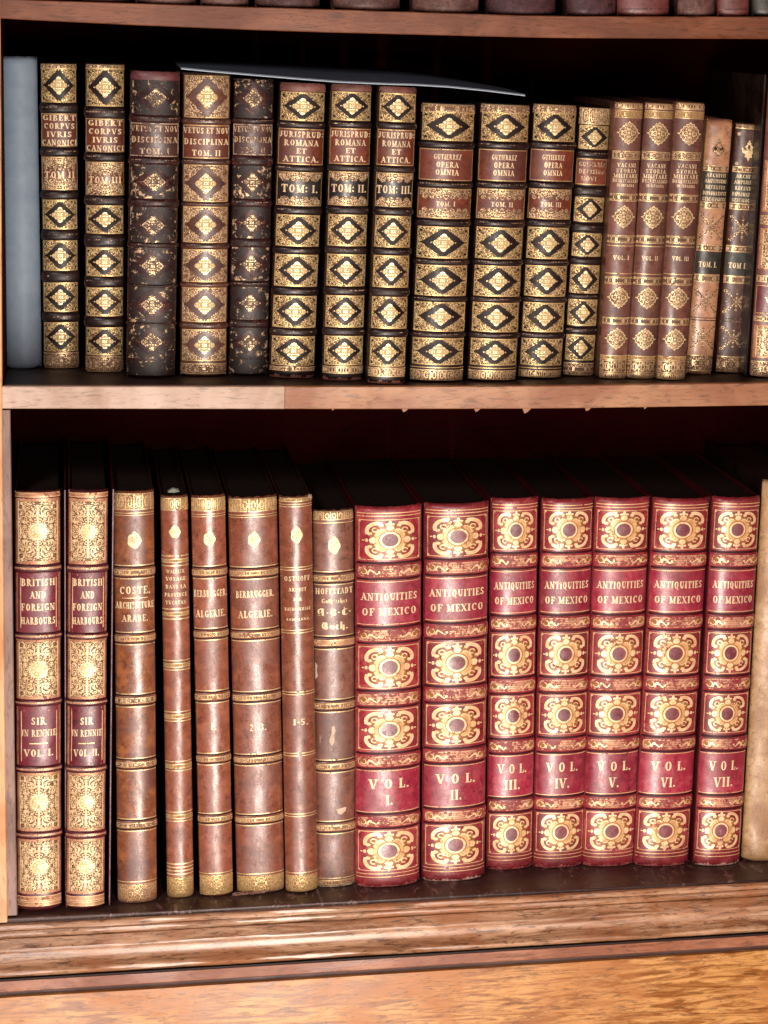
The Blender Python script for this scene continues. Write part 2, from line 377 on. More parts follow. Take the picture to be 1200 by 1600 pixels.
vpoly('stile', pl, -.004, .018, M['w_stile'], case)
pl = []
for (px, py, lx) in ((27, 1430, 11), (23, 1200, 9), (20, 950, 6), (17, 700, 4), (16, 641, 3)):
    q = atY(px, py, .002); l = atY(lx-6, py, .002); pl.append((q.x, l.x, q.z))
vpoly('jamb_batten', pl, .002, .016, M['w_jamb'], case)
q1 = atY(22, 1430, .02); q0 = atY(4, 100, .02)
vs = []
for q in (q1, q0, ):
    vs += [(q.x-.004, .019, q.z), (q.x-.004, DEPTH-.001, q.z), (q.x-.04, DEPTH-.001, q.z), (q.x-.04, .019, q.z)]
vs[4:] = [(x, y, ztop) for x, y, z in vs[4:]]; vs[:4] = [(x, y, zf_min-.04) for x, y, z in vs[:4]]
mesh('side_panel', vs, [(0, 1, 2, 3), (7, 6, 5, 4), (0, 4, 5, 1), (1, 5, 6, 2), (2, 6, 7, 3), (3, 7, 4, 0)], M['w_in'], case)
# moulded base rail: profile given as (photo y at x=600, distance in front of the case)
def extrude(name, prof, mat, parent, slope=True, smooth=True, jit=.0006, close=.02):
    P = [(atY(600, y, Y).z, Y) for y, Y in prof]
    zf600 = zat(ZF, atY(600, 1408, 0).x)
    xs = [x for x, _ in ZF]; xs = [xs[0]-.05] + xs + [xs[-1]+.08]
    vs, fs = [], []; n = len(P)
    for x in xs:
        dz = zat(ZF, x)-zf600
        for i, (z, Y) in enumerate(P):
            vs.append((x, Y + jit*wob(x*30+i, i), z+dz*.3 + jit*wob(x*22+i*2, 3)))
        vs.append((x, close, P[-1][0]+dz*.3)); vs.append((x, close, P[0][0]+dz*.3))
    m = n+2
    for i in range(len(xs)-1):
        for k in range(m-1): fs.append((i*m+k, i*m+k+1, (i+1)*m+k+1, (i+1)*m+k))
        fs.append((i*m+m-1, i*m, (i+1)*m, (i+1)*m+m-1))
    fs.append(tuple(range(m-1, -1, -1))); e = (len(xs)-1)*m; fs.append(tuple(range(e, e+m)))
    o = mesh(name, vs, fs, mat, parent, smooth=smooth)
    if smooth:
        o.data.set_sharp_from_angle(angle=math.radians(38))
    return o
mold = [(1410.5, -.0003), (1411, -.003), (1412, -.006), (1414, -.0085), (1417, -.0100), (1419, -.0092), (1422.2, -.0088), (1423, -.0108), (1425, -.0125), (1428, -.0135), (1431, -.0125),
        (1432.5, -.0088), (1434, -.0082), (1434.6, -.0118), (1438, -.0140), (1444, -.0165), (1450, -.0210), (1453, -.0214), (1455, -.0205), (1459, -.0200), (1464, -.0208), (1469, -.0228), (1474, -.0262),
        (1479, -.0312), (1483, -.0350), (1486, -.0366), (1489, -.0362), (1491.5, -.0335), (1491.8, -.012)]
extrude('base_moulding', mold, M['w_mold'], case)
extrude('painted_gap_shade', [(1489, -.016), (1494.6, -.0348), (1497.0, -.0352)], M['groove'], case, smooth=False, jit=0)  # near-black sheet added as painted shade in the gap under the moulding
extrude('top_rail', [(1497.2, -.0355), (1498, -.0370), (1513, -.0370), (1514, -.0355)], M['w_rail'], case, smooth=False, jit=.0001)
extrude('rail_groove', [(1512, -.0290), (1525, -.0290)], M['w_groove'], case, smooth=False)
extrude('drawer_front', [(1521.6, -.0350), (1522.6, -.0364), (1720, -.0364)], M['w_panel'], case, smooth=False, jit=.0003)

# ------------------------------------------------------------------ lettering glyphs (own serif capitals drawn by strokes)
T, t = .21, .085
def _st(x): return [('l', x, 0, x, 1, T), ('s', x, 0), ('s', x, 1)]
G = {
'A': (.80, [('l', .10, 0, .42, 1, t), ('l', .36, 1, .68, 0, T), ('l', .2, .33, .58, .33, t), ('s', .1, 0), ('s', .68, 0)]),
'B': (.72, _st(.2)+[('a', .34, .76, .24, .24, 90, -90), ('a', .36, .27, .28, .27, 90, -90), ('l', .1, 1, .34, 1, t), ('l', .2, .53, .36, .53, t), ('l', .1, 0, .36, 0, t)]),
'C': (.76, [('a', .42, .5, .32, .48, 48, 312), ('l', .65, .98, .65, .68, t)]),
'D': (.80, _st(.2)+[('a', .34, .5, .34, .5, 90, -90), ('l', .1, 1, .34, 1, t), ('l', .1, 0, .34, 0, t)]),
'E': (.66, _st(.2)+[('l', .1, .97, .58, .97, t), ('l', .2, .5, .44, .5, t), ('l', .1, .03, .6, .03, t), ('l', .57, 1, .57, .74, t), ('l', .59, 0, .59, .27, t), ('l', .44, .38, .44, .62, t)]),
'F': (.64, _st(.2)+[('l', .1, .97, .58, .97, t), ('l', .2, .5, .44, .5, t), ('l', .57, 1, .57, .74, t), ('l', .44, .38, .44, .62, t)]),
'G': (.82, [('a', .42, .5, .32, .48, 48, 312), ('l', .65, .98, .65, .7, t), ('l', .66, .06, .66, .42, T*.9), ('s', .66, .42)]),
'H': (.86, _st(.2)+_st(.66)+[('l', .2, .5, .66, .5, t)]),
'I': (.40, _st(.2)),
'J': (.52, [('l', .34, 1, .34, .2, T), ('s', .34, 1), ('a', .2, .2, .15, .2, 0, -170)]),
'K': (.80, _st(.2)+[('l', .64, 1, .24, .42, t), ('l', .34, .56, .68, 0, T), ('s', .64, 1), ('s', .68, 0)]),
'L': (.62, _st(.2)+[('l', .1, .03, .56, .03, t), ('l', .55, 0, .55, .3, t)]),
'M': (1.0, [('l', .16, 0, .16, 1, t), ('s', .16, 0), ('l', .14, 1, .46, .05, T), ('l', .46, .05, .78, 1, t), ('l', .80, 0, .80, 1, T), ('s', .80, 0), ('s', .84, 1), ('s', .12, 1)]),
'N': (.86, [('l', .16, 0, .16, 1, t), ('s', .16, 0), ('l', .14, 1, .66, 0, T), ('l', .68, 0, .68, 1, t), ('s', .68, 1), ('s', .12, 1)]),
'O': (.82, [('a', .41, .5, .31, .5, 0, 360)]),
'P': (.68, _st(.2)+[('a', .34, .73, .25, .27, 90, -90), ('l', .1, 1, .34, 1, t), ('l', .2, .46, .34, .46, t)]),
'Q': (.84, [('a', .41, .5, .31, .5, 0, 360), ('l', .42, .12, .74, -.16, T*.7)]),
'R': (.80, _st(.2)+[('a', .34, .75, .25, .25, 90, -90), ('l', .1, 1, .34, 1, t), ('l', .2, .5, .36, .5, t), ('l', .38, .5, .66, 0, T), ('s', .7, 0)]),
'S': (.64, [('a', .31, .75, .2, .25, 20, 250), ('l', .17, .62, .47, .38, T), ('a', .31, .25, .22, .25, 70, -160), ('l', .52, .95, .52, .72, t), ('l', .09, .05, .09, .3, t)]),
'T': (.74, [('l', .37, 0, .37, 1, T), ('s', .37, 0), ('l', .05, .97, .69, .97, t), ('l', .06, 1, .06, .72, t), ('l', .68, 1, .68, .72, t)]),
'U': (.82, [('l', .2, 1, .2, .3, T), ('a', .42, .3, .22, .29, 180, 360), ('l', .64, 1, .64, .3, t), ('s', .2, 1), ('s', .64, 1)]),
'V': (.80, [('l', .12, 1, .40, 0, T), ('l', .42, 0, .68, 1, t), ('s', .12, 1), ('s', .68, 1)]),
'W': (1.1, [('l', .1, 1, .34, 0, T), ('l', .34, 0, .55, 1, t), ('l', .52, 1, .76, 0, T), ('l', .76, 0, 1.0, 1, t), ('s', .1, 1), ('s', 1.0, 1)]),
'X': (.80, [('l', .14, 1, .66, 0, T), ('l', .66, 1, .12, 0, t), ('s', .14, 1), ('s', .66, 1), ('s', .12, 0), ('s', .66, 0)]),
'Y': (.78, [('l', .12, 1, .4, .48, T), ('l', .66, 1, .4, .48, t), ('l', .4, .5, .4, 0, T), ('s', .12, 1), ('s', .66, 1), ('s', .4, 0)]),
'Z': (.66, [('l', .1, .97, .56, .97, t), ('l', .54, 1, .1, 0, T), ('l', .1, .03, .58, .03, t)]),
'1': (.42, [('l', .24, 0, .24, 1, T), ('s', .24, 0), ('l', .08, .84, .24, .98, t)]),
'2': (.62, [('a', .3, .73, .2, .27, 170, -30), ('l', .47, .6, .1, .06, t*1.5), ('l', .08, .05, .55, .05, T*.7)]),
'3': (.60, [('a', .28, .75, .19, .25, 160, -80), ('a', .28, .26, .22, .26, 80, -160)]),
'5': (.60, [('l', .14, .95, .5, .95, T*.6), ('l', .14, .95, .14, .55, t), ('a', .27, .31, .23, .31, 120, -150)]),
'.': (.24, [('d', .11, .09, .11)]), ':': (.28, [('d', .14, .2, .11), ('d', .14, .66, .11)]), '-': (.34, [('l', .06, .45, .28, .45, T*.7)]),
"'": (.2, [('l', .1, 1, .1, .75, T*.6)]), ' ': (.34, []),
# blackletter forms (capitals coded by digits-like keys, small letters as themselves)
'&': (.95, [('l', .3, .95, .72, .98, T*.8), ('l', .62, 1, .66, .1, T*1.3), ('a', .28, .6, .2, .34, 80, 300), ('l', .08, .12, .42, .02, T), ('l', .34, .55, .62, .5, t), ('l', .62, .1, .84, .02, t*1.5)]),
'%': (.86, [('a', .36, .5, .27, .44, 70, 300), ('l', .46, .05, .46, .95, T), ('a', .52, .74, .22, .22, 100, -90), ('a', .52, .26, .26, .26, 90, -110), ('l', .1, .98, .4, .86, t*1.5)]),
'$': (.84, [('a', .42, .45, .30, .42, 60, 300), ('l', .42, .1, .42, .8, T*.7), ('l', .5, .9, .78, .8, T*.9), ('l', .36, 1.12, .46, .9, t*1.5), ('l', .56, .04, .74, .2, t*1.5)]),
'a': (.5, [('a', .22, .3, .15, .28, 20, 340), ('l', .38, .6, .38, .04, T)]), 'u': (.56, [('l', .14, .62, .14, .1, T*1.1), ('l', .14, .08, .34, .02, t*1.5), ('l', .40, .62, .40, 0, T*1.1)]),
'c': (.44, [('l', .15, .55, .15, .1, T*1.1), ('l', .14, .6, .34, .56, T), ('l', .15, .06, .34, .08, t*1.6)]),
'h': (.58, [('l', .14, 1.02, .14, .03, T*1.1), ('l', .16, .5, .38, .6, t*1.5), ('l', .42, .55, .40, -.18, T*1.05)]),
'o': (.5, [('l', .14, .55, .14, .08, T), ('l', .37, .55, .37, .08, T), ('l', .12, .6, .37, .56, t*1.5), ('l', .14, .05, .38, .04, t*1.5)]),
't': (.4, [('l', .18, .85, .18, .05, T), ('l', .06, .6, .32, .6, t*1.5), ('l', .2, .03, .32, .08, t*1.5)]),
'i': (.3, [('l', .15, .6, .15, .03, T), ('d', .15, .82, .09)]), 's': (.44, [('l', .12, .58, .32, .6, T*.7), ('l', .12, .5, .32, .2, T), ('l', .08, .05, .3, .06, T*.7)]),
'e': (.44, [('l', .15, .55, .15, .1, T), ('l', .14, .6, .34, .5, T*.8), ('l', .16, .3, .34, .4, t), ('l', .15, .05, .34, .08, t*1.6)]),
}
def text_width(s, track=.10): return sum(G[c][0]+track for c in s)-track

# ------------------------------------------------------------------ book spine surface + tooling
class Book:
    def __init__(b, w, h, bulge, seed):
        b.w, b.h, b.b, b.seed = w, h, bulge, seed; b.bands = []     # (z0, z1, height)
    def edge(b, z):                                                   # how far head and tail roll in
        e = 0.
        for d in (z, b.h-z):
            if d < .005: e += .0030*(1-d/.005)**2
        return e
    def band(b, z):
        r = 0.
        for z0, z1, hh in b.bands:
            if z0 < z < z1: 
                q = (z-z0)/(z1-z0)*2-1; r = max(r, hh*(1-abs(q)**3.2))
        return r
    def S(b, s, z, off=0., band=True):
        """point on the spine: s across (m from centre), z up, off outwards"""
        a = max(-1., min(1., 2*s/b.w)); q = abs(a)
        y = -b.b*max(0., 1-q**2.1)**.56
        ny = 1.0; nx = (2.1*.56*b.b*2/b.w)*q**1.1*(max(.04, 1-q**2.1))**-.44*(1 if a > 0 else -1)
        L = math.hypot(nx, ny); nx /= L; ny /= L
        d = off - b.edge(z) + (b.band(z) if band else 0)
        d += .00035*wob(z*90+a*2, b.seed)
        return (s+nx*d*(1 if q < 1 else .3), y-ny*d, z)

class Art:
    """thin gilt or leather pieces wrapped onto the spine"""
    def __init__(a, bk, mats, c=(0, 0)):
        a.b = bk; a.mats = mats; a.v = []; a.f = []; a.m = []; a.uv = []; a.c = c; a.off = .0004; a.k = 0
    def P(a, s, z, off=None):
        a.v.append(a.b.S(s, z, a.off if off is None else off)); a.uv.append((abs(s-a.c[0]), abs(z-a.c[1]))); return len(a.v)-1
    def quad(a, i, j, k, l): a.f.append((i, j, k, l)); a.m.append(a.k)
    def rect(a, s0, s1, z0, z1, step=.0035, zstep=.004, wavy=0):
        n = max(1, math.ceil((s1-s0)/step)); m = max(1, math.ceil((z1-z0)/zstep)); g = []
        for j in range(m+1):
            row = []
            for i in range(n+1):
                s = s0+(s1-s0)*i/n; z = z0+(z1-z0)*j/m
                if wavy and j in (0, m): z += wavy*wob(s*900+j, a.b.seed)
                row.append(a.P(s, z))
            g.append(row)
        for j in range(m):
            for i in range(n): a.quad(g[j][i], g[j][i+1], g[j+1][i+1], g[j+1][i])
    def stroke(a, pts, wd, closed=False, step=.003, w1=None):
        """ribbon along points [(s,z)], width wd (tapers to w1)"""
        q = []; n = len(pts)
        seq = list(zip(pts, pts[1:] + ([pts[0]] if closed else [])))[:n if closed else n-1]
        for (x0, y0), (x1, y1) in seq:
            k = max(1, int(math.hypot(x1-x0, y1-y0)/step))
            for i in range(k): q.append((x0+(x1-x0)*i/k, y0+(y1-y0)*i/k))
        if not closed: q.append(pts[-1])
        L = len(q); rows = []
        for i, (x, y) in enumerate(q):
            p0 = q[i-1] if (i or closed) else q[i]; p1 = q[(i+1) % L] if (i < L-1 or closed) else q[i]
            dx, dy = p1[0]-p0[0], p1[1]-p0[1]; d = math.hypot(dx, dy) or 1
            ww = (wd + ((w1-wd)*i/max(1, L-1) if w1 is not None else 0))/2
            rows.append((a.P(x-dy/d*ww, y+dx/d*ww), a.P(x+dy/d*ww, y-dx/d*ww)))
        for i in range(L if closed else L-1):
            (p, q_), (r, s) = rows[i], rows[(i+1) % L]; a.quad(p, q_, s, r)
    def star(a, cx, cz, pts, rings=2):
        n = len(pts); c = a.P(cx, cz); prev = None
        for k in range(1, rings+1):
            f = k/rings; row = [a.P(cx+x*f, cz+y*f) for x, y in pts]
            for i in range(n):
                j = (i+1) % n
                if prev: a.quad(prev[i], row[i], row[j], prev[j])
                else: a.f.append((c, row[i], row[j])); a.m.append(a.k)
            prev = row
    def disc(a, cx, cz, r, rz=None, n=12, rings=1):
        rz = rz or r; a.star(cx, cz, [(r*math.cos(i*2*math.pi/n), rz*math.sin(i*2*math.pi/n)) for i in range(n)], rings)
    def arc(a, cx, cz, r, rz, a0, a1, wd, w1=None, n=14):
        a.stroke([(cx+r*math.cos(math.radians(a0+(a1-a0)*i/n)), cz+rz*math.sin(math.radians(a0+(a1-a0)*i/n))) for i in range(n+1)], wd, w1=w1, step=1)
    def glyph(a, ch, x, z, sx, sz):
        for g in G[ch][1]:
            if g[0] == 'l':
                _, x0, y0, x1, y1, th = g; n = 3
                q = [(x0+(x1-x0)*i/n, y0+(y1-y0)*i/n) for i in range(n+1)]
                if abs(y1-y0) > abs(x1-x0)*.25: off = (th/2, 0)
                else: off = (0, th/2)
                rows = [(a.P(x+(p+off[0])*sx, z+(r+off[1])*sz), a.P(x+(p-off[0])*sx, z+(r-off[1])*sz)) for p, r in q]
                for i in range(n): a.quad(rows[i][0], rows[i][1], rows[i+1][1], rows[i+1][0])
            elif g[0] == 's':
                _, p, r = g; r = min(max(r, t/2), 1-t/2) if r in (0, 1) else r
                i0 = [a.P(x+(p+u)*sx, z+(r+v)*sz) for u, v in ((-.17, -t/2), (.17, -t/2), (.17, t/2), (-.17, t/2))]; a.quad(*i0)
            elif g[0] == 'd':
                _, p, r, rr = g; a.star(x+p*sx, z+r*sz, [(rr*sx*math.cos(i*math.pi/4), rr*sz*math.sin(i*math.pi/4)) for i in range(8)], 1)
            else:
                _, cx, cy, rx, ry, a0, a1 = g; n = 16 if abs(a1-a0) > 200 else 9; rows = []
                for i in range(n+1):
                    th = math.radians(a0+(a1-a0)*i/n); tx, ty = -rx*math.sin(th), ry*math.cos(th); L = math.hypot(tx, ty) or 1
                    wdt = t+(T-t)*(abs(ty)/L)**1.3; ux, uy = math.cos(th), math.sin(th)
                    px, py = cx+rx*ux, cy+ry*uy
                    rows.append((a.P(x+(px)*sx+ux*wdt*sx*.1, z+py*sz+uy*wdt*sz*.1), a.P(x+(px-ux*wdt*.9)*sx, z+(py-uy*wdt*.9)*sz)))
                for i in range(n): a.quad(rows[i][0], rows[i][1], rows[i+1][1], rows[i+1][0])
    def text(a, s, cx, z, height, width=None, track=.10, maxasp=1.25):
        W = text_width(s, track); sx = (width/W) if width else height
        sx = min(sx, height*maxasp) if width else sx
        x = cx-W*sx/2
        for c in s:
            jz = height*.03*wob(x*2000, 2)
            a.glyph(c, x, z+jz, sx, height); x += (G[c][0]+track)*sx
    def done(a, name, parent, smooth=True):
        if not a.v: return None
        return mesh(name, a.v, a.f, a.mats, parent, a.m, a.uv, smooth=smooth)

# ------------------------------------------------------------------ ornament builders (cx,cz centre; hw,hh half sizes)
def zig(pts, k, amp):
    """toothed outline between corner points"""
    out = []; n = len(pts)
    for i in range(n):
        (x0, y0), (x1, y1) = pts[i], pts[(i+1) % n]; dx, dy = x1-x0, y1-y0; L = math.hypot(dx, dy)
        for j in range(k):
            f = j/k; e = amp*(1 if j % 2 else 0); out.append((x0+dx*f+dy/L*e, y0+dy*f-dx/L*e))
    return out
def orn_diamond(bk, root, z0, z1, hw, ground, inner, dark, wide=.92, tall=.97, iw=.50, ih=.66, flour=True):
    cz = (z0+z1)/2; hh = (z1-z0)/2
    a = Art(bk, [ground, dark, inner, M['gold']], (0, cz))
    hw *= .955
    a.off = .0003; a.k = 0; a.rect(-hw, hw, z0, z1, wavy=.0003)
    if ground not in (M['lace_worn'],):
        a.off = .0005; a.k = 3
        a.rect(-hw, hw, z0, z0+.0011); a.rect(-hw, hw, z1-.0011, z1)
        a.rect(-hw, -hw+.0009, z0, z1); a.rect(hw-.0009, hw, z0, z1)
    jx, jz = rnd(-.02, .02)*hw, rnd(-.02, .02)*hh
    a.off = .0009; a.k = 1
    W, H = hw*wide, hh*tall*1.06
    a.star(jx, cz+jz, zig([(W, 0), (W*.12, H*.86), (-W*.12, H*.86), (-W, 0), (-W*.12, -H*.86), (W*.12, -H*.86)][::-1], 6, .0006), 10)
    a.off = .0013; a.k = 2
    W, H = hw*iw, hh*ih
    a.star(jx, cz+jz, zig([(W, 0), (0, H), (-W, 0), (0, -H)][::-1], 6, -.0008), 6)
    if flour:
        a.k = 1; a.off = .0006
        for sx in (-1, 1):
            for sz in (-1, 1):       # little dark comma marks in the corners
                for (fx, fz, r) in ((.88, .76, .10), (.70, .86, .06), (.92, .46, .06), (.78, .60, .05), (.55, .88, .04)):
                    a.disc(sx*hw*fx, cz+sz*hh*fz, r*hw*.55, r*hh*.8, 6)
        a.k = 2; a.off = .0008
        a.off = .0012; a.disc(jx+hw*iw*1.12, cz+jz, .0012, .0012, 6); a.disc(jx-hw*iw*1.12, cz+jz, .0012, .0012, 6)
    return a.done('gilt_panel', root)
def orn_mexico(bk, root, z0, z1, hw, scale=1.0):
    cz = (z0+z1)/2; hh = (z1-z0)/2
    a = Art(bk, [M['mex_line'], M['mex_cream'], M['mex_tan'], M['mex_brown'], M['oval']], (0, cz))
    a.off = .0004; a.k = 0; lw = .0011
    fz0, fz1, fx = z0+.0012, z1-.0012, hw*.95
    a.rect(-fx, fx, fz0, fz0+lw); a.rect(-fx, fx, fz1-lw, fz1); a.rect(-fx, -fx+lw*.8, fz0, fz1); a.rect(fx-lw*.8, fx, fz0, fz1)
    for sx in (-1, 1):
        for sz in (-1, 1): a.disc(sx*(fx-.0016), cz+sz*(hh-.0036), .0013, .0013, 6)
    W, H = hw*.80, hh*.90
    jx = rnd(-.0006, .0006); cz += rnd(-.0005, .0005); W *= rnd(.97, 1.02); H *= rnd(.97, 1.01)
    def X(u): return u*W
    def Z(v): return cz+v*H
    # ground
    a.k = 3; a.off = .0006
    pts = []
    for i in range(40):
        th = i*2*math.pi/40; r = .80+.12*abs(math.sin(2*th))**1.5; pts.append((X(r*math.cos(th)), H*r*math.sin(th)))
    a.star(0, cz, pts, 4)
    a.k = 2; a.off = .0008
    pts = []
    for i in range(48):
        th = i*2*math.pi/48; r = .60+.13*abs(math.sin(2*th))**2 + .025*math.cos(16*th); pts.append((X(r*math.cos(th)), H*r*math.sin(th)))
    a.star(0, cz, pts, 4)
    # corner C-scrolls
    a.k = 1; a.off = .0011
    for sx in (-1, 1):
        for sz in (-1, 1):
            c = (.50, .50); n = 12; pts = []
            for i in range(n+1):
                th = math.radians(-22+(134)*i/n); pts.append((sx*X(c[0]+.42*math.cos(th)), cz+sz*H*(c[1]+.42*math.sin(th))))
            a.stroke(pts, W*.15, step=1)
            for th, rr in ((-26, .10), (114, .10)):
                th = math.radians(th); a.disc(sx*X(c[0]+.34*math.cos(th)), cz+sz*H*(c[1]+.34*math.sin(th)), W*rr, H*rr*.9, 9)
            # inner curl
            a.arc(sx*X(.60), cz+sz*H*.56, W*.11, H*.11, 0, 300, W*.05, n=9)
            # spandrel lines in the tan ground
            a.stroke([(sx*X(.18), cz+sz*H*.56), (sx*X(.36), cz+sz*H*.60), (sx*X(.50), cz+sz*H*.46), (sx*X(.56), cz+sz*H*.24)], W*.045, step=1)
    # fleurons N S E W
    for sz in (-1, 1):
        a.disc(0, cz+sz*H*.68, W*.15, H*.13, 9); a.disc(0, cz+sz*H*.92, W*.075, H*.12, 8)
        for sx in (-1, 1): a.disc(sx*W*.13, cz+sz*H*.86, W*.075, H*.065, 7); a.disc(sx*W*.11, cz+sz*H*.60, W*.08, H*.07, 7)
        a.disc(0, cz+sz*H*1.03, W*.04, H*.05, 6)
    for sx in (-1, 1):
        a.disc(sx*W*.72, cz, W*.12, H*.16, 9); a.disc(sx*W*.93, cz, W*.06, H*.10, 8); a.disc(sx*W*1.05, cz, W*.05, H*.04, 6)
        a.disc(sx*W*.66, cz+H*.11, W*.07, H*.07, 7); a.disc(sx*W*.66, cz-H*.11, W*.07, H*.07, 7)
    # dark nicks between the scrolls
    a.k = 3; a.off = .0014
    for sx in (-1, 1):
        for sz in (-1, 1):
            a.stroke([(sx*X(.24), cz+sz*H*.78), (sx*X(.22), cz+sz*H*.62), (sx*X(.10), cz+sz*H*.52)], W*.045, step=1)
            a.stroke([(sx*X(.84), cz+sz*H*.24), (sx*X(.70), cz+sz*H*.28), (sx*X(.58), cz+sz*H*.14)], W*.045, step=1)
            a.disc(sx*X(.60), cz+sz*H*.56, W*.045, H*.045, 6)
    # oval
    a.k = 3; a.off = .0012; a.disc(0, cz, W*.47, H*.50, 24, 3)
    a.k = 1; a.off = .0014; a.disc(0, cz, W*.42, H*.455, 24, 3)
    a.k = 3; a.off = .0016; a.disc(0, cz, W*.335, H*.36, 20, 2)
    a.k = 4; a.off = .0018; a.disc(0, cz, W*.32, H*.345, 20, 2)
    return a.done('gilt_panel', root)
def mex_band_art(bk, root, z0, z1, hw):
    cz = (z0+z1)/2; hh = (z1-z0)/2*.62; W = hw*.93
    a = Art(bk, [M['mex_band'], M['mex_cream'], M['mex_brown'], M['mex_wash']], (0, cz)); a.off = .0004
    a.k = 3; a.off = .0003; a.rect(-W, W, cz-hh, cz+hh); a.k = 0; a.off = .0005; r = hh
    pts = [(-W+r*.6, cz-hh), (W-r*.6, cz-hh), (W, cz-hh*.5), (W, cz+hh*.5), (W-r*.6, cz+hh), (-W+r*.6, cz+hh), (-W, cz+hh*.5), (-W, cz-hh*.5)]
    a.stroke(pts, .0011, True)
    for v in (-.45, -.05, .35): a.rect(-W*.40, W*.40, cz+v*hh, cz+v*hh+.0008)
    for sx in (-1, 1):
        a.k = 2; a.off = .0005; a.disc(sx*W*.86, cz, hh*.62, hh*.62, 10)
        a.k = 1; a.off = .0008
        a.arc(sx*W*.84, cz, hh*.48, hh*.55, 90, 90+260*sx, .0013, n=9)
        k = rnd(.85, 1.15)
        a.stroke([(sx*W*.74, cz-hh*.45), (sx*W*.66, cz+hh*.35*k), (sx*W*.54, cz-hh*.1), (sx*W*.44, cz-hh*.55*k), (sx*W*.36, cz-hh*.2)], .0030, w1=.0012, step=1)
        a.disc(sx*W*.36, cz-hh*.1, .0014, .0014, 7); a.disc(sx*W*.62, cz+hh*.2, .0022, .0018, 7); a.disc(sx*W*.72, cz-hh*.45, .0016, .0014, 7)
    return a.done('gilt_scrollwork', root)
def orn_british(bk, root, z0, z1, hw):
    cz = (z0+z1)/2; hh = (z1-z0)/2
    a = Art(bk, [M['fil_tan'], M['fil'], M['mex_cream'], M['mex_tan'], M['brit_label']], (0, cz))
    a.off = .0003; a.k = 0; a.rect(-hw*.96, hw*.96, z0, z1, wavy=.0005)
    # toothed edge
    for sx in (-1, 1):
        n = int((z1-z0)/.0028)
        for i in range(n): a.disc(sx*hw*.965, z0+(i+.5)*(z1-z0)/n, .0011, .0012, 6)
    a.off = .0006; a.k = 1; a.rect(-hw*.84, hw*.84, z0+hh*.10, z1-hh*.09)
    a.off = .0008; a.k = 2
    for q in (-.87, .85): a.rect(min(q*hw, q*hw+.0011), max(q*hw, q*hw+.0011), z0+hh*.08, z1-hh*.08)
    # rosette, lozenge ray work
    R0 = min(hw*.36, hh*.25)
    a.k = 3; a.off = .0009; a.disc(0, cz, R0*1.12, R0*1.12, 20, 2)
    a.k = 2; a.off = .0011
    a.arc(0, cz, R0, R0, 0, 360, R0*.20, n=22)
    for i in range(8):
        th = i*math.pi/4+.39; a.disc(R0*.62*math.cos(th), cz+R0*.62*math.sin(th), R0*.19, R0*.19, 7)
    a.disc(0, cz, R0*.36, R0*.36, 12, 2)
    for i in range(8):
        th = i*math.pi/4; c, s = math.cos(th), math.sin(th); L = 1.55 if i % 2 == 0 else 1.35
        a.stroke([(R0*1.05*c, cz+R0*1.05*s), (R0*L*c, cz+R0*L*s)], R0*.30, w1=R0*.06, step=1)
    for sz in (-1, 1):
        for sx in (-1, 1):
            a.arc(sx*hw*.36, cz+sz*hh*.62, hw*.20, hh*.15, 40, 40+290*sx, .0011, n=12)
            a.arc(sx*hw*.60, cz+sz*hh*.36, hw*.12, hh*.11, 200, 200-280*sx, .0010, n=10)
            a.disc(sx*hw*.36, cz+sz*hh*.62, .0017, .0017, 7); a.disc(sx*hw*.62, cz+sz*hh*.74, .0018, .0018, 7)
            a.disc(sx*hw*.58, cz+sz*hh*.14, .0015, .0020, 7)
        a.disc(0, cz+sz*hh*.56, .0019, .0026, 8); a.stroke([(0, cz+sz*R0*1.3), (0, cz+sz*hh*.78)], .0018, step=1)
    return a.done('gilt_panel', root)
def frame_british(bk, root, z0, z1, hw):
    hh = (z1-z0)/2; a = Art(bk, [M['fil_tan'], M['mex_cream']], (0, (z0+z1)/2))
    a.off = .0003
    for s0, s1, q0, q1 in ((-hw*.97, -hw*.78, z0, z1), (hw*.78, hw*.97, z0, z1), (-hw*.78, hw*.78, z0, z0+hh*.18), (-hw*.78, hw*.78, z1-hh*.20, z1)): a.rect(s0, s1, q0, q1)
    a.k = 1; a.off = .0005
    for q in (-.80, .80): a.rect(min(q*hw, q*hw+.0010), max(q*hw, q*hw+.0010), z0+hh*.14, z1-hh*.16)
    for sx in (-1, 1):
        n = int((z1-z0)/.0028); a.k = 0
        for i in range(n): a.disc(sx*hw*.965, z0+(i+.5)*(z1-z0)/n, .0011, .0012, 6)
    return a.done('gilt_frame', root)
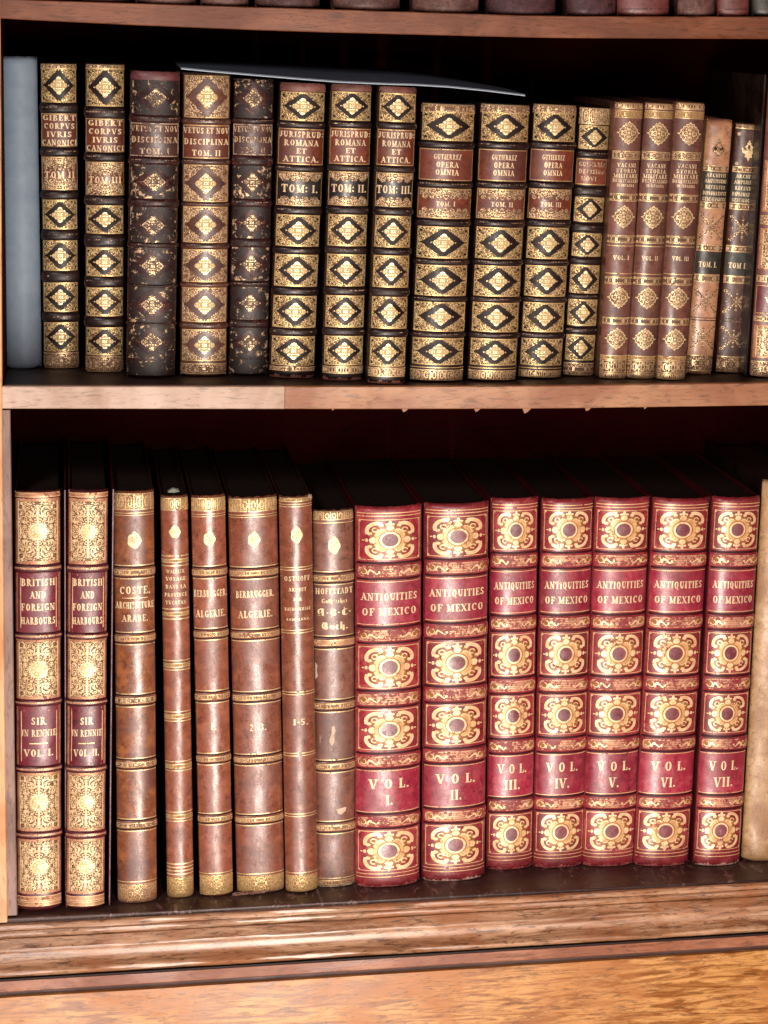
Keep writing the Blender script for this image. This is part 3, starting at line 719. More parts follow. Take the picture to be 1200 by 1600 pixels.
def orn_rosace(bk, root, cz, hw, hh):
    a = Art(bk, [M['lace_fine'], M['crest'], M['mex_brown']], (0, cz)); a.off = .0004
    n = 48; pts = []
    for i in range(n):
        th = 2*math.pi*i/n; c, s = math.cos(th), math.sin(th)
        r = 1/((abs(c)**1.45+abs(s)**1.45)**(1/1.45)); r *= 1+.07*math.cos(16*th)
        pts.append((hw*.88*r*c, hh*r*s))
    a.star(0, cz, pts, 4)
    a.k = 1; a.off = .0007
    a.stroke([(p[0]*.93, cz+p[1]*.93) for p in pts], .0010, True, step=1)
    for sx in (-1, 1):
        a.disc(sx*hw*.90, cz, .0018, .0010, 6); a.arc(sx*hw*.40, cz, hw*.2, hh*.2, 90, 90+sx*300, .0010, n=10)
    for sz in (-1, 1): a.disc(0, cz+sz*hh*.95, .0010, .0018, 6); a.arc(0, cz+sz*hh*.45, hw*.2, hh*.2, 0, 320, .0010, n=10)
    a.disc(0, cz, hw*.12, hh*.12, 8)
    a.k = 2; a.off = .0009
    for i in range(8): th = i*math.pi/4+.4; a.disc(hw*.55*math.cos(th), cz+hh*.5*math.sin(th), .0009, .0009, 5)
    return a.done('gilt_rosette', root)
def orn_cross(bk, root, cz, hw, hh, mat):
    a = Art(bk, [mat], (0, cz)); a.off = .0004
    for sx in (-1, 1):
        a.stroke([(-sx*hw*.82, cz-hh*.95), (sx*hw*.82, cz+hh*.95)], .0022, step=.004)
        for sz in (-1, 1):
            a.disc(sx*hw*.78, cz+sz*hh*.88, .0030, .0022, 7); a.arc(sx*hw*.62, cz+sz*hh*.55, hw*.16, hh*.16, 0, 300, .0011, n=8)
            a.disc(sx*hw*.34, cz+sz*hh*.30, .0022, .0022, 7)
    for i in range(8):
        th = i*math.pi/4; a.disc(hw*.24*math.cos(th), cz+hh*.28*math.sin(th), .0016, .0018, 6)
    a.disc(0, cz, .0032, .0036, 8)
    for sz in (-1, 1): a.stroke([(0, cz+sz*hh*.25), (0, cz+sz*hh*.95)], .0026, w1=.0008, step=1); a.disc(0, cz+sz*hh*.7, .0022, .0018, 6)
    for sx in (-1, 1): a.stroke([(sx*hw*.2, cz), (sx*hw*.75, cz)], .0022, w1=.0008, step=1)
    return a.done('gilt_rosette', root)
def orn_eagle(bk, root, cz, hw, hh, mat):
    a = Art(bk, [mat], (0, cz)); a.off = .0004
    a.star(0, cz-hh*.1, [(x*hw, y*hh) for x, y in ((0, -.95), (.18, -.6), (.5, -.55), (.42, -.25), (.78, -.15), (.95, .35), (.62, .2), (.45, .52), (.2, .35), (.12, .15), (0, .3), (-.12, .15), (-.2, .35), (-.45, .52), (-.62, .2), (-.95, .35), (-.78, -.15), (-.42, -.25), (-.5, -.55), (-.18, -.6))], 3)
    a.disc(0, cz+hh*.62, hw*.30, hh*.14, 8); a.disc(0, cz+hh*.82, hw*.14, hh*.12, 6)
    for sx in (-1, 1): a.disc(sx*hw*.26, cz+hh*.40, hw*.14, hh*.12, 6)
    return a.done('gilt_crest', root)
def orn_crest(bk, root, cz, hw, hh, style=0):
    a = Art(bk, [M['crest'], M['mex_brown']], (0, cz)); a.off = .0004; n = 30; pts = []
    for i in range(n):
        th = 2*math.pi*i/n; r = 1+.06*math.cos((6 if style else 5)*th+.3) + (.12*max(0, -math.sin(th))**6 if not style else 0)
        pts.append((hw*r*math.cos(th), hh*r*math.sin(th)))
    a.star(0, cz, pts, 2)
    a.disc(0, cz+hh*1.05, hw*.3, hh*.18, 7)
    a.k = 1; a.off = .0006
    if style: a.disc(0, cz, hw*.16, hh*.14, 6)
    else:
        for (u, v) in ((-.32, .34), (.32, .34), (0, -.30), (0, .10), (-.25, -.05), (.25, -.05)): a.disc(u*hw, cz+v*hh, hw*.09, hh*.14, 6)
    return a.done('gilt_crest', root)

# ------------------------------------------------------------------ book builder
LIP = .004
def make_book(kind, label, shelf, tl, tr, bl, br, yb, mat, segs, group=None, depth=.27, bulge=.15, over=(0, 0), seedk=0, Yfix=None, pagemat=None, cat='book', boardmat=None, zdrop=0, wk=1.0, rag=.0, yaw=0):
    """tl,tr,bl,br: photo x of the spine corners with y for the top; yb photo y of the foot"""
    prof = {'mid': ZM, 'floor': ZF, 'top': ZT}[shelf]
    xb = (bl+br)/2; xt = (tl[0]+tr[0])/2; yt = (tl[1]+tr[1])/2
    X = atY(xb, yb, .03).x; zs = zat(prof, X)
    Y = atZ(xb, yb, zs).y if Yfix is None else Yfix
    Y = max(.004, min(.15, Y)); 
    B = atY(xb, yb, Y); X = B.x; zs = zat(prof, X)+.0004
    Tp = atY(xt, yt, Y)
    h = (Tp-Vector((X, Y, zs))).length
    lean = math.atan2(Tp.x-X, Tp.z-zs)
    ym = Y+.010
    wb = (atY(br, yb, ym)-atY(bl, yb, ym)).length; wt = (atY(tr[0], yt, ym)-atY(tl[0], yt, ym)).length
    wd = (wb+wt)/2*wk
    # tilting about the foot must not push a corner through the shelf
    lift = abs(math.sin(lean))*wd/2 if False else 0
    b = Book(wd, h, max(.006, wd*bulge*1.35), seedk*3.3+xb*.01)
    root = empty(kind, (X, Y+b.b, zs+lift), (0, lean, yaw))
    tag(root, label, cat, group)
    Zp = lambda y: (yb-y)/(yb-yt)*h
    # collect the raised bands first
    for sg in segs:
        if sg[0] in ('band', 'cord', 'mband', 'gband', 'bband'):
            hh = {'band': .0026, 'cord': .0030, 'mband': .0022, 'gband': .0020, 'bband': .0028}[sg[0]]
            b.bands.append((Zp(sg[2]), Zp(sg[1]), hh))
    # spine
    ns, nz = 22, max(60, int(h/.006)); vs, fs, uv = [], [], []
    for j in range(nz+1):
        z = h*j/nz
        for i in range(ns+1):
            a = -math.cos(math.pi*i/ns); s = a*wd/2
            zz = z
            if j in (0, nz):
                zz = z + (rag*.004*wob(s*400, seedk)*(1 if j else -1) if rag else .0005*wob(s*300, seedk))
                zz = max(zz, .0003)
                if j == 0: zz += .0022*abs(a)**4
            p = b.S(s, z, 0, False); vs.append((p[0], p[1], zz)); uv.append((s, z))
    for j in range(nz):
        for i in range(ns):
            q = j*(ns+1)+i; fs.append((q, q+1, q+ns+2, q+ns+1))
    # inner skin gives the head edge thickness
    k0 = len(vs)
    for j in (0, nz):
        for i in range(ns+1):
            p = vs[j*(ns+1)+i]; vs.append((p[0]*.93, p[1]+.0028, p[2]-(.0006 if j else -.0006))); uv.append((0, 0))
    for i in range(ns):
        fs.append((i+1, i, k0+i, k0+i+1)); q = nz*(ns+1)+i; k1 = k0+ns+1; fs.append((q, q+1, k1+i+1, k1+i))
    mesh('spine', vs, fs, mat, root, uvs=uv, smooth=True)
    # boards, pages
    th = .0030; ys = -.0005
    for sx in (-1, 1):
        e = over[0] if sx < 0 else over[1]
        x1 = sx*(wd/2+e*.001-.0004); x0 = x1-sx*th
        bx = box('cover_board', min(x0, x1), max(x0, x1), ys+.0005, depth, .0005, h-.0005, boardmat or {'crimson_folio': M['red_side'], 'calf_folio': M['calf_side']}.get(kind, mat), root, .0012)
    box('page_block', -wd/2+th+.0002, wd/2-th-.0002, .0012, depth-.006, .003, h-.006, pagemat or M['paper'], root, .0005)
    # segments
    lab = None
    for sg in segs:
        k, y0, y1 = sg[0], sg[1], sg[2]; z1, z0 = Zp(y0), Zp(y1); ex = sg[3] if len(sg) > 3 else {}
        hw = wd/2*.97*ex.get('w', 1); cz = (z0+z1)/2
        if k in ('band', 'cord', 'mband', 'gband', 'bband'):
            bm = ex.get('mat', mat); a = Art(b, [bm], (0, cz)); a.off = .00005; nzb = 12
            rows = []
            for j in range(nzb+1):
                z = z0-.0003+(z1-z0+.0006)*j/nzb
                rows.append([a.P(-math.cos(math.pi*i/18)*wd/2, z) for i in range(19)])
            for j in range(nzb):
                for i in range(18): a.quad(rows[j][i], rows[j][i+1], rows[j+1][i+1], rows[j+1][i])
            rb = a.done('raised_band', root)
            if k == 'band':
                a = Art(b, [ex.get('line', M['band_line'])], (0, cz)); a.off = .0004; d = (z1-z0)
                a.rect(-hw*.92, hw*.92, cz-d*.06+.0009, cz+d*.07+.0009, wavy=.0004); a.done('gilt_rule', rb)
            elif k == 'mband': mex_band_art(b, rb, z0, z1, hw)
            elif k == 'gband':
                a = Art(b, [ex.get('lace', M['calf_gold']), M['calf_line'], M['groove']], (0, cz)); a.off = .0003; d = z1-z0
                a.rect(-hw*.97, hw*.97, z0+d*.22, z1-d*.18)
                a.k = 1; a.off = .0005
                a.rect(-hw*.97, hw*.97, z1-d*.28, z1-d*.20); a.rect(-hw*.97, hw*.97, z0+d*.20, z0+d*.28)
                a.done('gilt_rule', rb)
                a = Art(b, [M['calf_line'], M['groove']], (0, cz)); a.off = .0004
                g = ex.get('gap', .004)
                a.rect(-hw, hw, z1+g*.6, z1+g*.6+.0013); a.rect(-hw, hw, z0-g*.6-.0013, z0-g*.6)
                a.k = 1; a.off = .00025; a.rect(-hw, hw, z1-.0002, z1+.0016); a.rect(-hw, hw, z0-.0016, z0+.0002)
                a.done('gilt_fillet', root)
            elif k == 'bband':
                a = Art(b, [M['fil_band']], (0, cz)); a.off = .0004; d = z1-z0
                a.rect(-hw*.97, hw*.97, cz-d*.05, cz+d*.22, wavy=.0002); a.done('gilt_rule', rb)
        elif k == 'dia': orn_diamond(b, root, z0, z1, hw, M[ex.get('g', 'lace_dark')], M[ex.get('i', 'lace_inner')], M[ex.get('d', 'diamond_dark')], **ex.get('kw', {}))
        elif k == 'mex': orn_mexico(b, root, z0, z1, wd/2*.97)
        elif k == 'fil': orn_british(b, root, z0, z1, wd/2*.97)
        elif k == 'rosace': orn_rosace(b, root, cz, wd/2*.80, (z1-z0)/2*.96)
        elif k == 'cross': orn_cross(b, root, cz, wd/2, (z1-z0)/2, M[ex.get('m', 'lace_fine')])
        elif k == 'eagle': orn_eagle(b, root, cz, hw, (z1-z0)/2, M[ex.get('m', 'crest')])
        elif k == 'crest': orn_crest(b, root, cz, ex['hw']*.00092, (z1-z0)/2*.9, ex.get('style', 0))
        elif k == 'lace':
            a = Art(b, [M[ex.get('m', 'lace_fine')], M[ex.get('lm', 'calf_line')]], (0, cz)); a.off = .0003; a.rect(-hw, hw, z0, z1, wavy=.0004)
            if ex.get('lines', 1):
                a.k = 1; a.off = .0005; a.rect(-hw, hw, z0, z0+.0011); a.rect(-hw, hw, z1-.0011, z1)
            if ex.get('loops'):
                n = ex['loops']; a.off = .0006
                for i in range(n):
                    s = (-1+(2*i+1)/n)*hw*.95
                    if i % 2: a.arc(s, cz, hw/n*.8, (z1-z0)*.32, 0, 360, .0011, n=10)
                    else: a.rect(s-.0006, s+.0006, z0+.001, z1-.001)
            a.done('gilt_border', root)
        elif k == 'plain':
            a = Art(b, [M[ex['m']]], (0, cz)); a.off = ex.get('off', .0002); a.rect(-hw, hw, max(z0, .0006), min(z1, h-.0004), wavy=ex.get('wavy', .0005)); a.done(ex.get('name', 'leather_patch'), root)
        elif k == 'line':
            a = Art(b, [M[ex.get('m', 'calf_line')]], (0, cz)); a.off = ex.get('off', .0004)
            n = ex.get('n', 1)
            for i in range(n):
                zc = z0+(z1-z0)*(i+.5)/n; th_ = ex.get('t', .0012); a.rect(-hw, hw, zc-th_/2, zc+th_/2)
            a.done('gilt_fillet', root)
        elif k == 'label':
            lm = M[ex['m']]; a = Art(b, [lm, M[ex.get('lm', 'gold')], M[ex.get('edge', 'lace_fine')]], (0, cz)); a.off = .00035; a.rect(-hw, hw, z0, z1, wavy=.0002)
            a.k = 1; a.off = .00055
            if ex.get('box', 1):
                a.rect(-hw*.985, hw*.985, z0+.0004, z0+.0014); a.rect(-hw*.985, hw*.985, z1-.0014, z1-.0004)
                if ex.get('box', 1) == 1: a.rect(-hw*.985, -hw*.985+.0008, z0, z1); a.rect(hw*.985-.0008, hw*.985, z0, z1)
            fe = ex.get('fest', 0)
            if fe:
                a.k = 2; d = (z1-z0)*fe; a.rect(-hw*.93, hw*.93, z0+.0016, z0+d*.6); a.rect(-hw*.93, hw*.93, z1-d*.6, z1-.0016)
                n = 4 if ex.get('big') else 7
                a.off = .0007
                for i in range(n):
                    s = (-1+(2*i+1)/n)*hw*.88
                    for zz in (z0+d*.55, z1-d*.55): a.disc(s, zz, hw/n*.85, d*.42, 8)
            lb = a.done(ex.get('name', 'title_label'), root)
            if ex.get('tx'):
                a = Art(b, [M[ex.get('tm', 'gold_text')]], (0, cz)); a.off = .0008
                put_text(a, ex['tx'], z0, z1, hw, Zp); a.done('lettering', lb)
        elif k == 'text':
            a = Art(b, [M[ex.get('tm', 'gold_text')]], (0, cz)); a.off = .0005
            put_text(a, ex['tx'], z0, z1, hw, Zp); a.done('lettering', root)
        elif k == 'patch':      # irregular torn spot: centre fraction, sizes in mm
            a = Art(b, [M[ex.get('m', 'scrap')]], (0, cz)); a.off = .0005
            pts = [(x*.001, y*.001) for x, y in ex['pts']]
            a.star(ex.get('cx', 0)*wd/2, cz, pts, 2); a.done(ex.get('name', 'torn_spot'), root)
        elif k == 'wear':
            a = Art(b, [M[ex.get('m', 'torn')]], (0, cz)); a.off = .0003; n = 70; lo, hi = max(z0, .0006), z1
            rows = []
            for i in range(n+1):
                s = (-1+2*i/n)*hw; r = .38+.30*wob(i*.22, seedk)+.16*wob(i*1.3, seedk+2); top = lo+(hi-lo)*max(.06, min(1, r))
                rows.append((a.P(s, lo), a.P(s, (lo+top)/2), a.P(s, top)))
            for i in range(n):
                for j in range(2): a.quad(rows[i][j], rows[i+1][j], rows[i+1][j+1], rows[i][j+1])
            a.done('worn_edge', root)
    return root, b
def put_text(a, lines, z0, z1, hw, Zp):
    """lines: (string, photo y of the centre, photo letter height, width fraction of the spine)"""
    for ln in lines:
        s, y, hp, wf = ln[:4]; cx = ln[4]*hw if len(ln) > 4 else 0
        hgt = hp*.00092; a.text(s, cx, Zp(y)-hgt/2, hgt, wf*2*hw, maxasp=ln[5] if len(ln) > 5 else 1.3)

# ------------------------------------------------------------------ upper row
GU = 'leather bound books standing on the middle shelf'
GD = 'tall folios standing on the bottom shelf'
# plain blue-grey volume at the far left
make_book('blue_volume', 'plain blue-grey paper covered volume with blank rounded spine, beside the bookcase upright', 'mid', (-3, 88), (57, 88), 5, 65.5, 577, M['blue'], [], GU, bulge=.30, seedk=1, pagemat=M['blue'])
def dias(ys, **k): return [('dia', a, b, k) for a, b in ys]
def bands(ys, kind='band', **k): return [(kind, a, b, k) for a, b in ys]
def gib(label, tl, tr, bl, br, yb, top, B, P, lab, tom, tail, tomtx, sk):
    y0, y1 = lab; n = 4; d = (y1-y0)/n
    make_book('gilt_folio', label, 'mid', tl, tr, bl, br, yb, M['dark_leather'],
      [('lace', tl[1]+3, top[0]+10, {'m': 'lace_fine'})] + dias([(top[0]+8, top[1])]+P, kw={'iw': .50, 'ih': .54, 'wide': .90}) + bands(B)
      + [('label', y0, y1, {'m': 'label_leather', 'tx': [(s, y0+d*(i+.52), 8.5, f) for i, (s, f) in enumerate((('GIBERT', .92), ('CORPVS', .86), ('IVRIS', .74), ('CANONICI', .96)))]}),
         ('label', tom[0], tom[1], {'m': 'label_leather', 'name': 'volume_label', 'fest': .46, 'tx': [(tomtx, (tom[0]+tom[1])/2+2, 10, .84)]}),
         ('lace', tail[0], tail[1]-1, {'m': 'lace_half'})], GU, bulge=.17, seedk=sk)
gib('narrow gilt diamond folio lettered TOM II, directly right of the blue-grey volume', (64, 97), (119, 97), 67, 125, 577, (98, 159),
    [(160, 175), (229, 242), (296, 309), (357, 373), (422, 439), (487, 502)], [(310, 356), (374, 421), (440, 486), (503, 549)], (176, 227), (243, 295), (551, 577), 'TOM II', 2)
gib('narrow gilt diamond folio lettered TOM III with wider gaps on both sides', (133, 98), (196, 99), 134, 193, 583, (98, 165),
    [(166, 183), (237, 250), (304, 318), (364, 383), (430, 447), (494, 510)], [(319, 363), (385, 430), (448, 493), (511, 555)], (184, 236), (251, 303), (557, 583), 'TOM III', 3)
def vet(label, tl, tr, bl, br, yb, P, lab, B, worn, tomtx, cap, sk):
    y0, y1 = lab; d = (y1-y0)/3
    g, i = ('lace_worn', 'inner_worn') if worn else ('lace_half', 'lace_inner')
    segs = dias(P, g=g, i=i, d='worn_leather' if worn else 'brown_leather', kw={'iw': .48, 'ih': .58, 'wide': .94, 'flour': worn}) + bands(B, **({} if worn else {'mat': M['brown_leather']})) \
      + [('label', y0, y1, {'m': 'label_worn' if worn else 'label_leather', 'lm': 'gold_worn' if worn else 'gold', 'tm': 'gold_worn' if worn else 'gold_text', 'tx': [(s, y0+d*(k+.5), 9, f) for k, (s, f) in enumerate((('VETUS ET NOV', .97), ('DISCIPLINA', .95), (tomtx, .62)))]}),
         ('lace', P[-1][1]+4, yb-4, {'m': 'lace_worn' if worn else 'lace_half', 'lines': 0 if worn else 1})]
    if cap: segs.append(('plain', tl[1]+1, P[0][0]-1, {'m': cap, 'name': 'head_cap'}))
    make_book('gilt_folio', label, 'mid', tl, tr, bl, br, yb, M['worn_leather'] if worn else M['brown_leather'], segs, GU, seedk=sk, rag=.4 if worn else .1)
vet('blackened folio with flaking gilt lozenges and a torn reddish head cap, lettered TOM. I', (204, 111), (283, 111), 199, 273, 591, [(126, 178), (256, 308), (322, 377), (385, 443), (447, 503), (507, 560)],
    (191, 243), [(179, 190), (244, 255), (309, 321), (377, 385), (443, 447.5), (503, 507)], True, 'TOM. I', 'red_cap', 4)
vet('chestnut brown gilt folio lettered TOM. II, under the left end of the blue folder', (286, 113), (362, 115), 283, 354, 589, [(118, 183), (256, 313), (321, 377), (388, 439), (448, 502), (514, 564)],
    (194, 246), [(184, 193), (247, 255), (314, 320), (378, 387), (440, 447), (503, 513)], False, 'TOM. II', None, 5)
vet('blackened narrow folio with flaking gilt lozenges and no cap, lettered TOM. III', (366, 122), (429, 124), 358, 419, 588, [(124, 183), (258, 308), (322, 370), (385, 437), (447, 498), (512, 558)],
    (193, 241), [(184, 192), (242, 257), (309, 321), (371, 384), (438, 446), (499, 511)], True, 'TOM. III', None, 6)
def jur(label, tl, tr, bl, br, yb, dy, tomtx, sk, wf):
    Y = lambda v: v+dy
    segs = dias([(Y(144), Y(188))]+[(Y(a), Y(b)) for a, b in ((334, 383), (396, 446), (461, 511), (525, 571))], kw={'iw': .50, 'ih': .60, 'wide': .88}) \
      + bands([(Y(a), Y(b)) for a, b in ((189, 199), (256.5, 266.5), (321, 333), (384, 395), (447, 460), (512, 524))], line=M['lace_worn']) \
      + [('plain', tl[1]+1, Y(143), {'m': 'pink_cap', 'name': 'head_cap'}),
         ('label', Y(200), Y(256), {'m': 'label_leather', 'tx': [('JURISPRUD:', Y(209), 9, .96), ('ROMANA', Y(222), 9, .76), ('ET', Y(234.5), 8, .26), ('ATTICA.', Y(247), 9, .78)]}),
         ('label', Y(267), Y(320), {'m': 'label_black', 'name': 'volume_label', 'fest': .30, 'big': 1, 'tx': [(tomtx, Y(293), 12, wf)]}),
         ('lace', Y(573), yb-12, {'m': 'lace_fine', 'loops': 9}), ('wear', yb-11, yb, {'m': 'pink_cap'})]
    make_book('gilt_folio', label, 'mid', tl, tr, bl, br, yb, M['dark_leather'], segs, GU, seedk=sk, rag=.3)
jur('black and gold folio with black label reading TOM: I. and a pinkish torn head', (437, 128), (513, 131), 423, 491, 592, 0, 'TOM: I.', 7, .80)
jur('black and gold folio with black label reading TOM: II., mended brown at the tail', (518, 131), (584, 132), 505, 567, 596, -.5, 'TOM: II.', 8, .86)
jur('black and gold folio with black label reading TOM: III., last under the blue folder', (592, 134), (655, 137), 577, 632, 601, 1.5, 'TOM: III.', 9, .94)
def gut(label, tl, tr, bl, br, yb, dy, tomtx, sk, wf):
    Y = lambda v: v+dy
    segs = [('lace', tl[1]+2, Y(176), {'m': 'lace_half'})] + dias([(Y(175), Y(219))]+[(Y(a), Y(b)) for a, b in ((353, 402), (413, 461), (471, 517), (528, 570))], kw={'iw': .42, 'ih': .60, 'wide': .88}) \
      + bands([(Y(a), Y(b)) for a, b in ((220, 231), (282, 292), (341, 352), (403, 412), (461.5, 470.5), (518, 527))]) \
      + [('label', Y(232), Y(281), {'m': 'label_leather', 'tx': [('GUTIERREZ', Y(244), 8, .52), ('OPERA', Y(256), 8.5, .42), ('OMNIA', Y(268), 8.5, .44)]}),
         ('label', Y(293), Y(340), {'m': 'label_leather', 'name': 'volume_label', 'fest': .38, 'tx': [(tomtx, Y(317), 7.5, wf)]}),
         ('line', Y(572), Y(577), {'m': 'gold'}), ('lace', Y(578), yb-3, {'m': 'lace_fine', 'loops': 13})]
    make_book('gilt_folio', label, 'mid', tl, tr, bl, br, yb, M['dark_leather'], segs, GU, seedk=sk, bulge=.16)
gut('broad gilt diamond folio with two red-brown labels lettered TOM. I', (659, 161), (748, 161), 643, 724.5, 598, 0, 'TOM. I', 10, .36)
gut('broad gilt diamond folio lettered TOM. II, below the tapering tip of the blue folder', (753, 162), (832, 162), 733.5, 808, 597, 1, 'TOM. II', 11, .46)
gut('gilt diamond folio lettered TOM. III, just past the tip of the blue folder', (834, 162), (906, 163), 813, 878, 593, 1, 'TOM. III', 12, .48)
make_book('gilt_folio', 'narrow gilt diamond folio with one red-brown label, left of the chestnut trio', 'mid', (907, 166), (957, 166), 881.5, 928, 589, M['dark_leather'],
    [('lace', 169, 194, {'m': 'lace_fine', 'loops': 9})] + dias([(196, 232), (307, 345), (363, 399), (413, 457), (467, 508), (523, 563)], kw={'iw': .48, 'ih': .62, 'wide': .92, 'flour': False})
    + bands([(234, 245), (290, 304), (347, 361), (401, 411), (458, 466), (510, 521)])
    + [('label', 247, 288, {'m': 'label_leather', 'tm': 'gold_worn', 'tx': [('GUTIERREZ', 256, 7, .86), ('DECISION', 267, 7, .84), ('NOVI', 278, 7, .5, -.2)]}), ('lace', 567, 587, {'m': 'lace_fine'})], GU, seedk=13)
def vac(label, tl, tr, bl, br, yb, dy, vol, sk):
    Y = lambda v: v+dy
    R = [('rosace', Y(189), Y(225)), ('rosace', Y(319), Y(355)), ('rosace', Y(446), Y(481)), ('rosace', Y(511), Y(546))]
    GB = [(Y(a), Y(b), ) for a, b in ((235, 248), (301, 313), (366, 378), (431, 443), (495, 506))]
    segs = [('lace', tl[1]+2, Y(170), {'m': 'lace_fine', 'loops': 7}), ('lace', Y(172), Y(184), {'m': 'tail_gold'})] + R + [('lace', a, b, {'m': 'lace_fine'}) for a, b in GB] \
      + [('text', Y(255), Y(292), {'tx': [('VACANI', Y(257), 6.5, .66), ('STORIA', Y(265.5), 6.5, .72), ('MILITARE', Y(273.5), 6.5, .86), ("DEGL'ITALIANI", Y(281), 5.5, .90), ('IN ISPAGNA', Y(288), 4.5, .62)]}),
         ('line', Y(380.5), Y(384.5), {'n': 1}), ('line', Y(424), Y(428), {'n': 1}),
         ('text', Y(395), Y(406), {'tx': [(vol, Y(401), 7, .58)]}),
         ('lace', Y(555), Y(562), {'m': 'tail_gold'}), ('lace', Y(563), Y(582), {'m': 'lace_fine', 'loops': 7}), ('lace', Y(583), yb-1, {'m': 'lace_fine', 'loops': 9})]
    make_book('chestnut_book', label, 'mid', tl, tr, bl, br, yb, M['vacani'], segs, GU, seedk=sk, bulge=.18)
vac('chestnut leather book with gilt rosettes lettered VOL. I, first of its trio', (963, 159), (1008, 159), 938, 981, 593, 0, 'VOL. I', 14)
vac('chestnut leather book with gilt rosettes lettered VOL. II, middle of its trio', (1010, 160), (1056, 160), 981.5, 1024, 593, 1, 'VOL. II', 15)
vac('chestnut leather book with gilt rosettes lettered VOL. III, last of its trio', (1058, 159), (1105, 160), 1028, 1072, 595, 1.5, 'VOL. III', 16)
def arc_(label, tl, tr, bl, br, yb, dy, mat, vol, sk, dark):
    Y = lambda v: v+dy
    m = 'crest' if dark else 'calf_gold'
    segs = [('eagle', Y(216), Y(249), {'m': 'crest' if dark else 'lace_fine', 'w': .55}), ('lace', Y(258), Y(267), {'m': 'lace_half'}),
      ('label', Y(268), Y(314), {'m': 'label_green', 'box': 0, 'tx': [(s, Y(y), 6, f) for s, y, f in (('ARCHIVII', 273, .76), ('AMPLISSIMI', 282, .84), ('RECENSUS', 291.5, .76), ('DIPLOMATICUS', 301, .9), ('GENEALOGICUS', 310, .9))]}),
      ('lace', Y(315), Y(325), {'m': 'lace_half'}), ('cross', Y(334), Y(374), {'m': 'lace_fine'}), ('lace', Y(381), Y(391), {'m': 'lace_half'}),
      ('label', Y(392), Y(427), {'m': 'label_green', 'box': 0, 'name': 'volume_label', 'tx': [(vol, Y(412), 9, .70, -.08)]}), ('lace', Y(428), Y(440), {'m': 'lace_half'}),
      ('cross', Y(450), Y(488), {'m': 'lace_fine'}), ('line', Y(494), Y(502), {'n': 2, 'm': 'band_line'}), ('cross', Y(508), Y(546), {'m': 'lace_fine'}), ('lace', Y(555), Y(580), {'m': 'lace_half'})]
    if dark: segs += [('lace', tl[1]+3, Y(200), {'m': 'lace_half'})]
    # paper number spots
    for y in ((208, 254) if dark else (252,)): segs.append(('patch', Y(y)-3, Y(y)+3, {'m': 'scrap', 'cx': -.74, 'name': 'paper_spot', 'pts': [(2.6*math.cos(i*.785), 2.8*math.sin(i*.785)) for i in range(8)]}))
    make_book('calf_book', label, 'mid', tl, tr, bl, br, yb, mat, segs, GU, seedk=sk, bulge=.14)
arc_('mottled light tan calf book with black labels lettered TOM. I', (1107, 186), (1147, 186), 1073, 1113.5, 586, 0, M['tan'], 'TOM. I.', 17, False)
arc_('dark plum calf book with small white paper spots lettered TOM. II', (1152, 192), (1195, 193), 1120, 1162, 584, 2, M['plum'], 'TOM II', 18, True)
make_book('gilt_folio', 'tall reddish-brown book cut by the right edge of the picture on the middle shelf', 'mid', (1205, 118), (1275, 118), 1176, 1240, 591, M['vacani'],
    [('fil', 250, 330), ('lace', 336, 350), ('fil', 356, 420), ('lace', 430, 440), ('label', 445, 490, {'m': 'brit_label', 'tx': [('VOL. I', 468, 9, .7)]}), ('lace', 494, 502), ('fil', 508, 560), ('lace', 565, 589)], GU, seedk=19, over=(7, 4), boardmat=M['dark_leather'])

# blue-grey folder lying on the books
def folder():
    edge = [(283, 109), (330, 113.5), (400, 119.5), (465, 125), (530, 130), (600, 133), (650, 134.5), (700, 137.5), (760, 143.5), (820, 151)]
    Yf = .020; D = .26
    F_ = [atY(x, y-1, Yf) for x, y in edge]
    root = empty('blue_folder', (F_[0].x, Yf, F_[0].z))
    tag(root, 'thin blue-grey folder lying across the tops of the upper row of books', 'folder')
    o = Vector((F_[0].x, Yf, F_[0].z)); vs, fs = [], []; nd = 10; rows = []
    n = len(F_)
    for lay, dz in ((0, 0), (1, .0024)):
        for i, p in enumerate(F_):
            u = i/(n-1); bow = .012*math.sin(math.pi*min(1, u*1.02))+.005
            for j in range(nd+1):
                v = j/nd
                vs.append((p.x-o.x, v*D, p.z-o.z+dz+bow*(1-(1-v)**2)*(1 if lay else .8)))
    w_ = nd+1; L = n*w_
    for i in range(n-1):
        for j in range(nd):
            a = i*w_+j; fs.append((a, a+1, a+w_+1, a+w_)); fs.append((L+a, L+a+w_, L+a+w_+1, L+a+1))
    for i in range(n-1):
        a = i*w_; fs.append((a, a+w_, L+a+w_, L+a)); a = i*w_+nd; fs.append((a, L+a, L+a+w_, a+w_))
    for j in range(nd):
        a = j; fs.append((a, L+a, L+a+1, a+1)); a = (n-1)*w_+j; fs.append((a, a+1, L+a+1, L+a))
    mesh('folder_cover', vs, fs, M['folder'], root)
    # pale cut edge strip
    vs, fs = [], []
    for i, p in enumerate(F_):
        vs += [(p.x-o.x, -.0012, p.z-o.z-.0002), (p.x-o.x, -.0012, p.z-o.z+.0010), (p.x-o.x, -.0002, p.z-o.z+.0010), (p.x-o.x, -.0002, p.z-o.z-.0002)]
    for i in range(n-1):
        for k in range(4): a = i*4; fs.append((a+k, a+(k+1) % 4, a+4+(k+1) % 4, a+4+k)[::-1])
    fs += [(0, 1, 2, 3), tuple(range(len(vs)-1, len(vs)-5, -1))]
    mesh('folder_edge', vs, fs, M['folder_edge'], root)
M['folder'] = plain('folder_blue', (.13, .18, .24), (.16, .21, .27), .5, 30, .1)
M['folder_edge'] = plain('folder_edge_pale', (.45, .55, .60), (.38, .48, .54), .5, 80, .1)
folder()

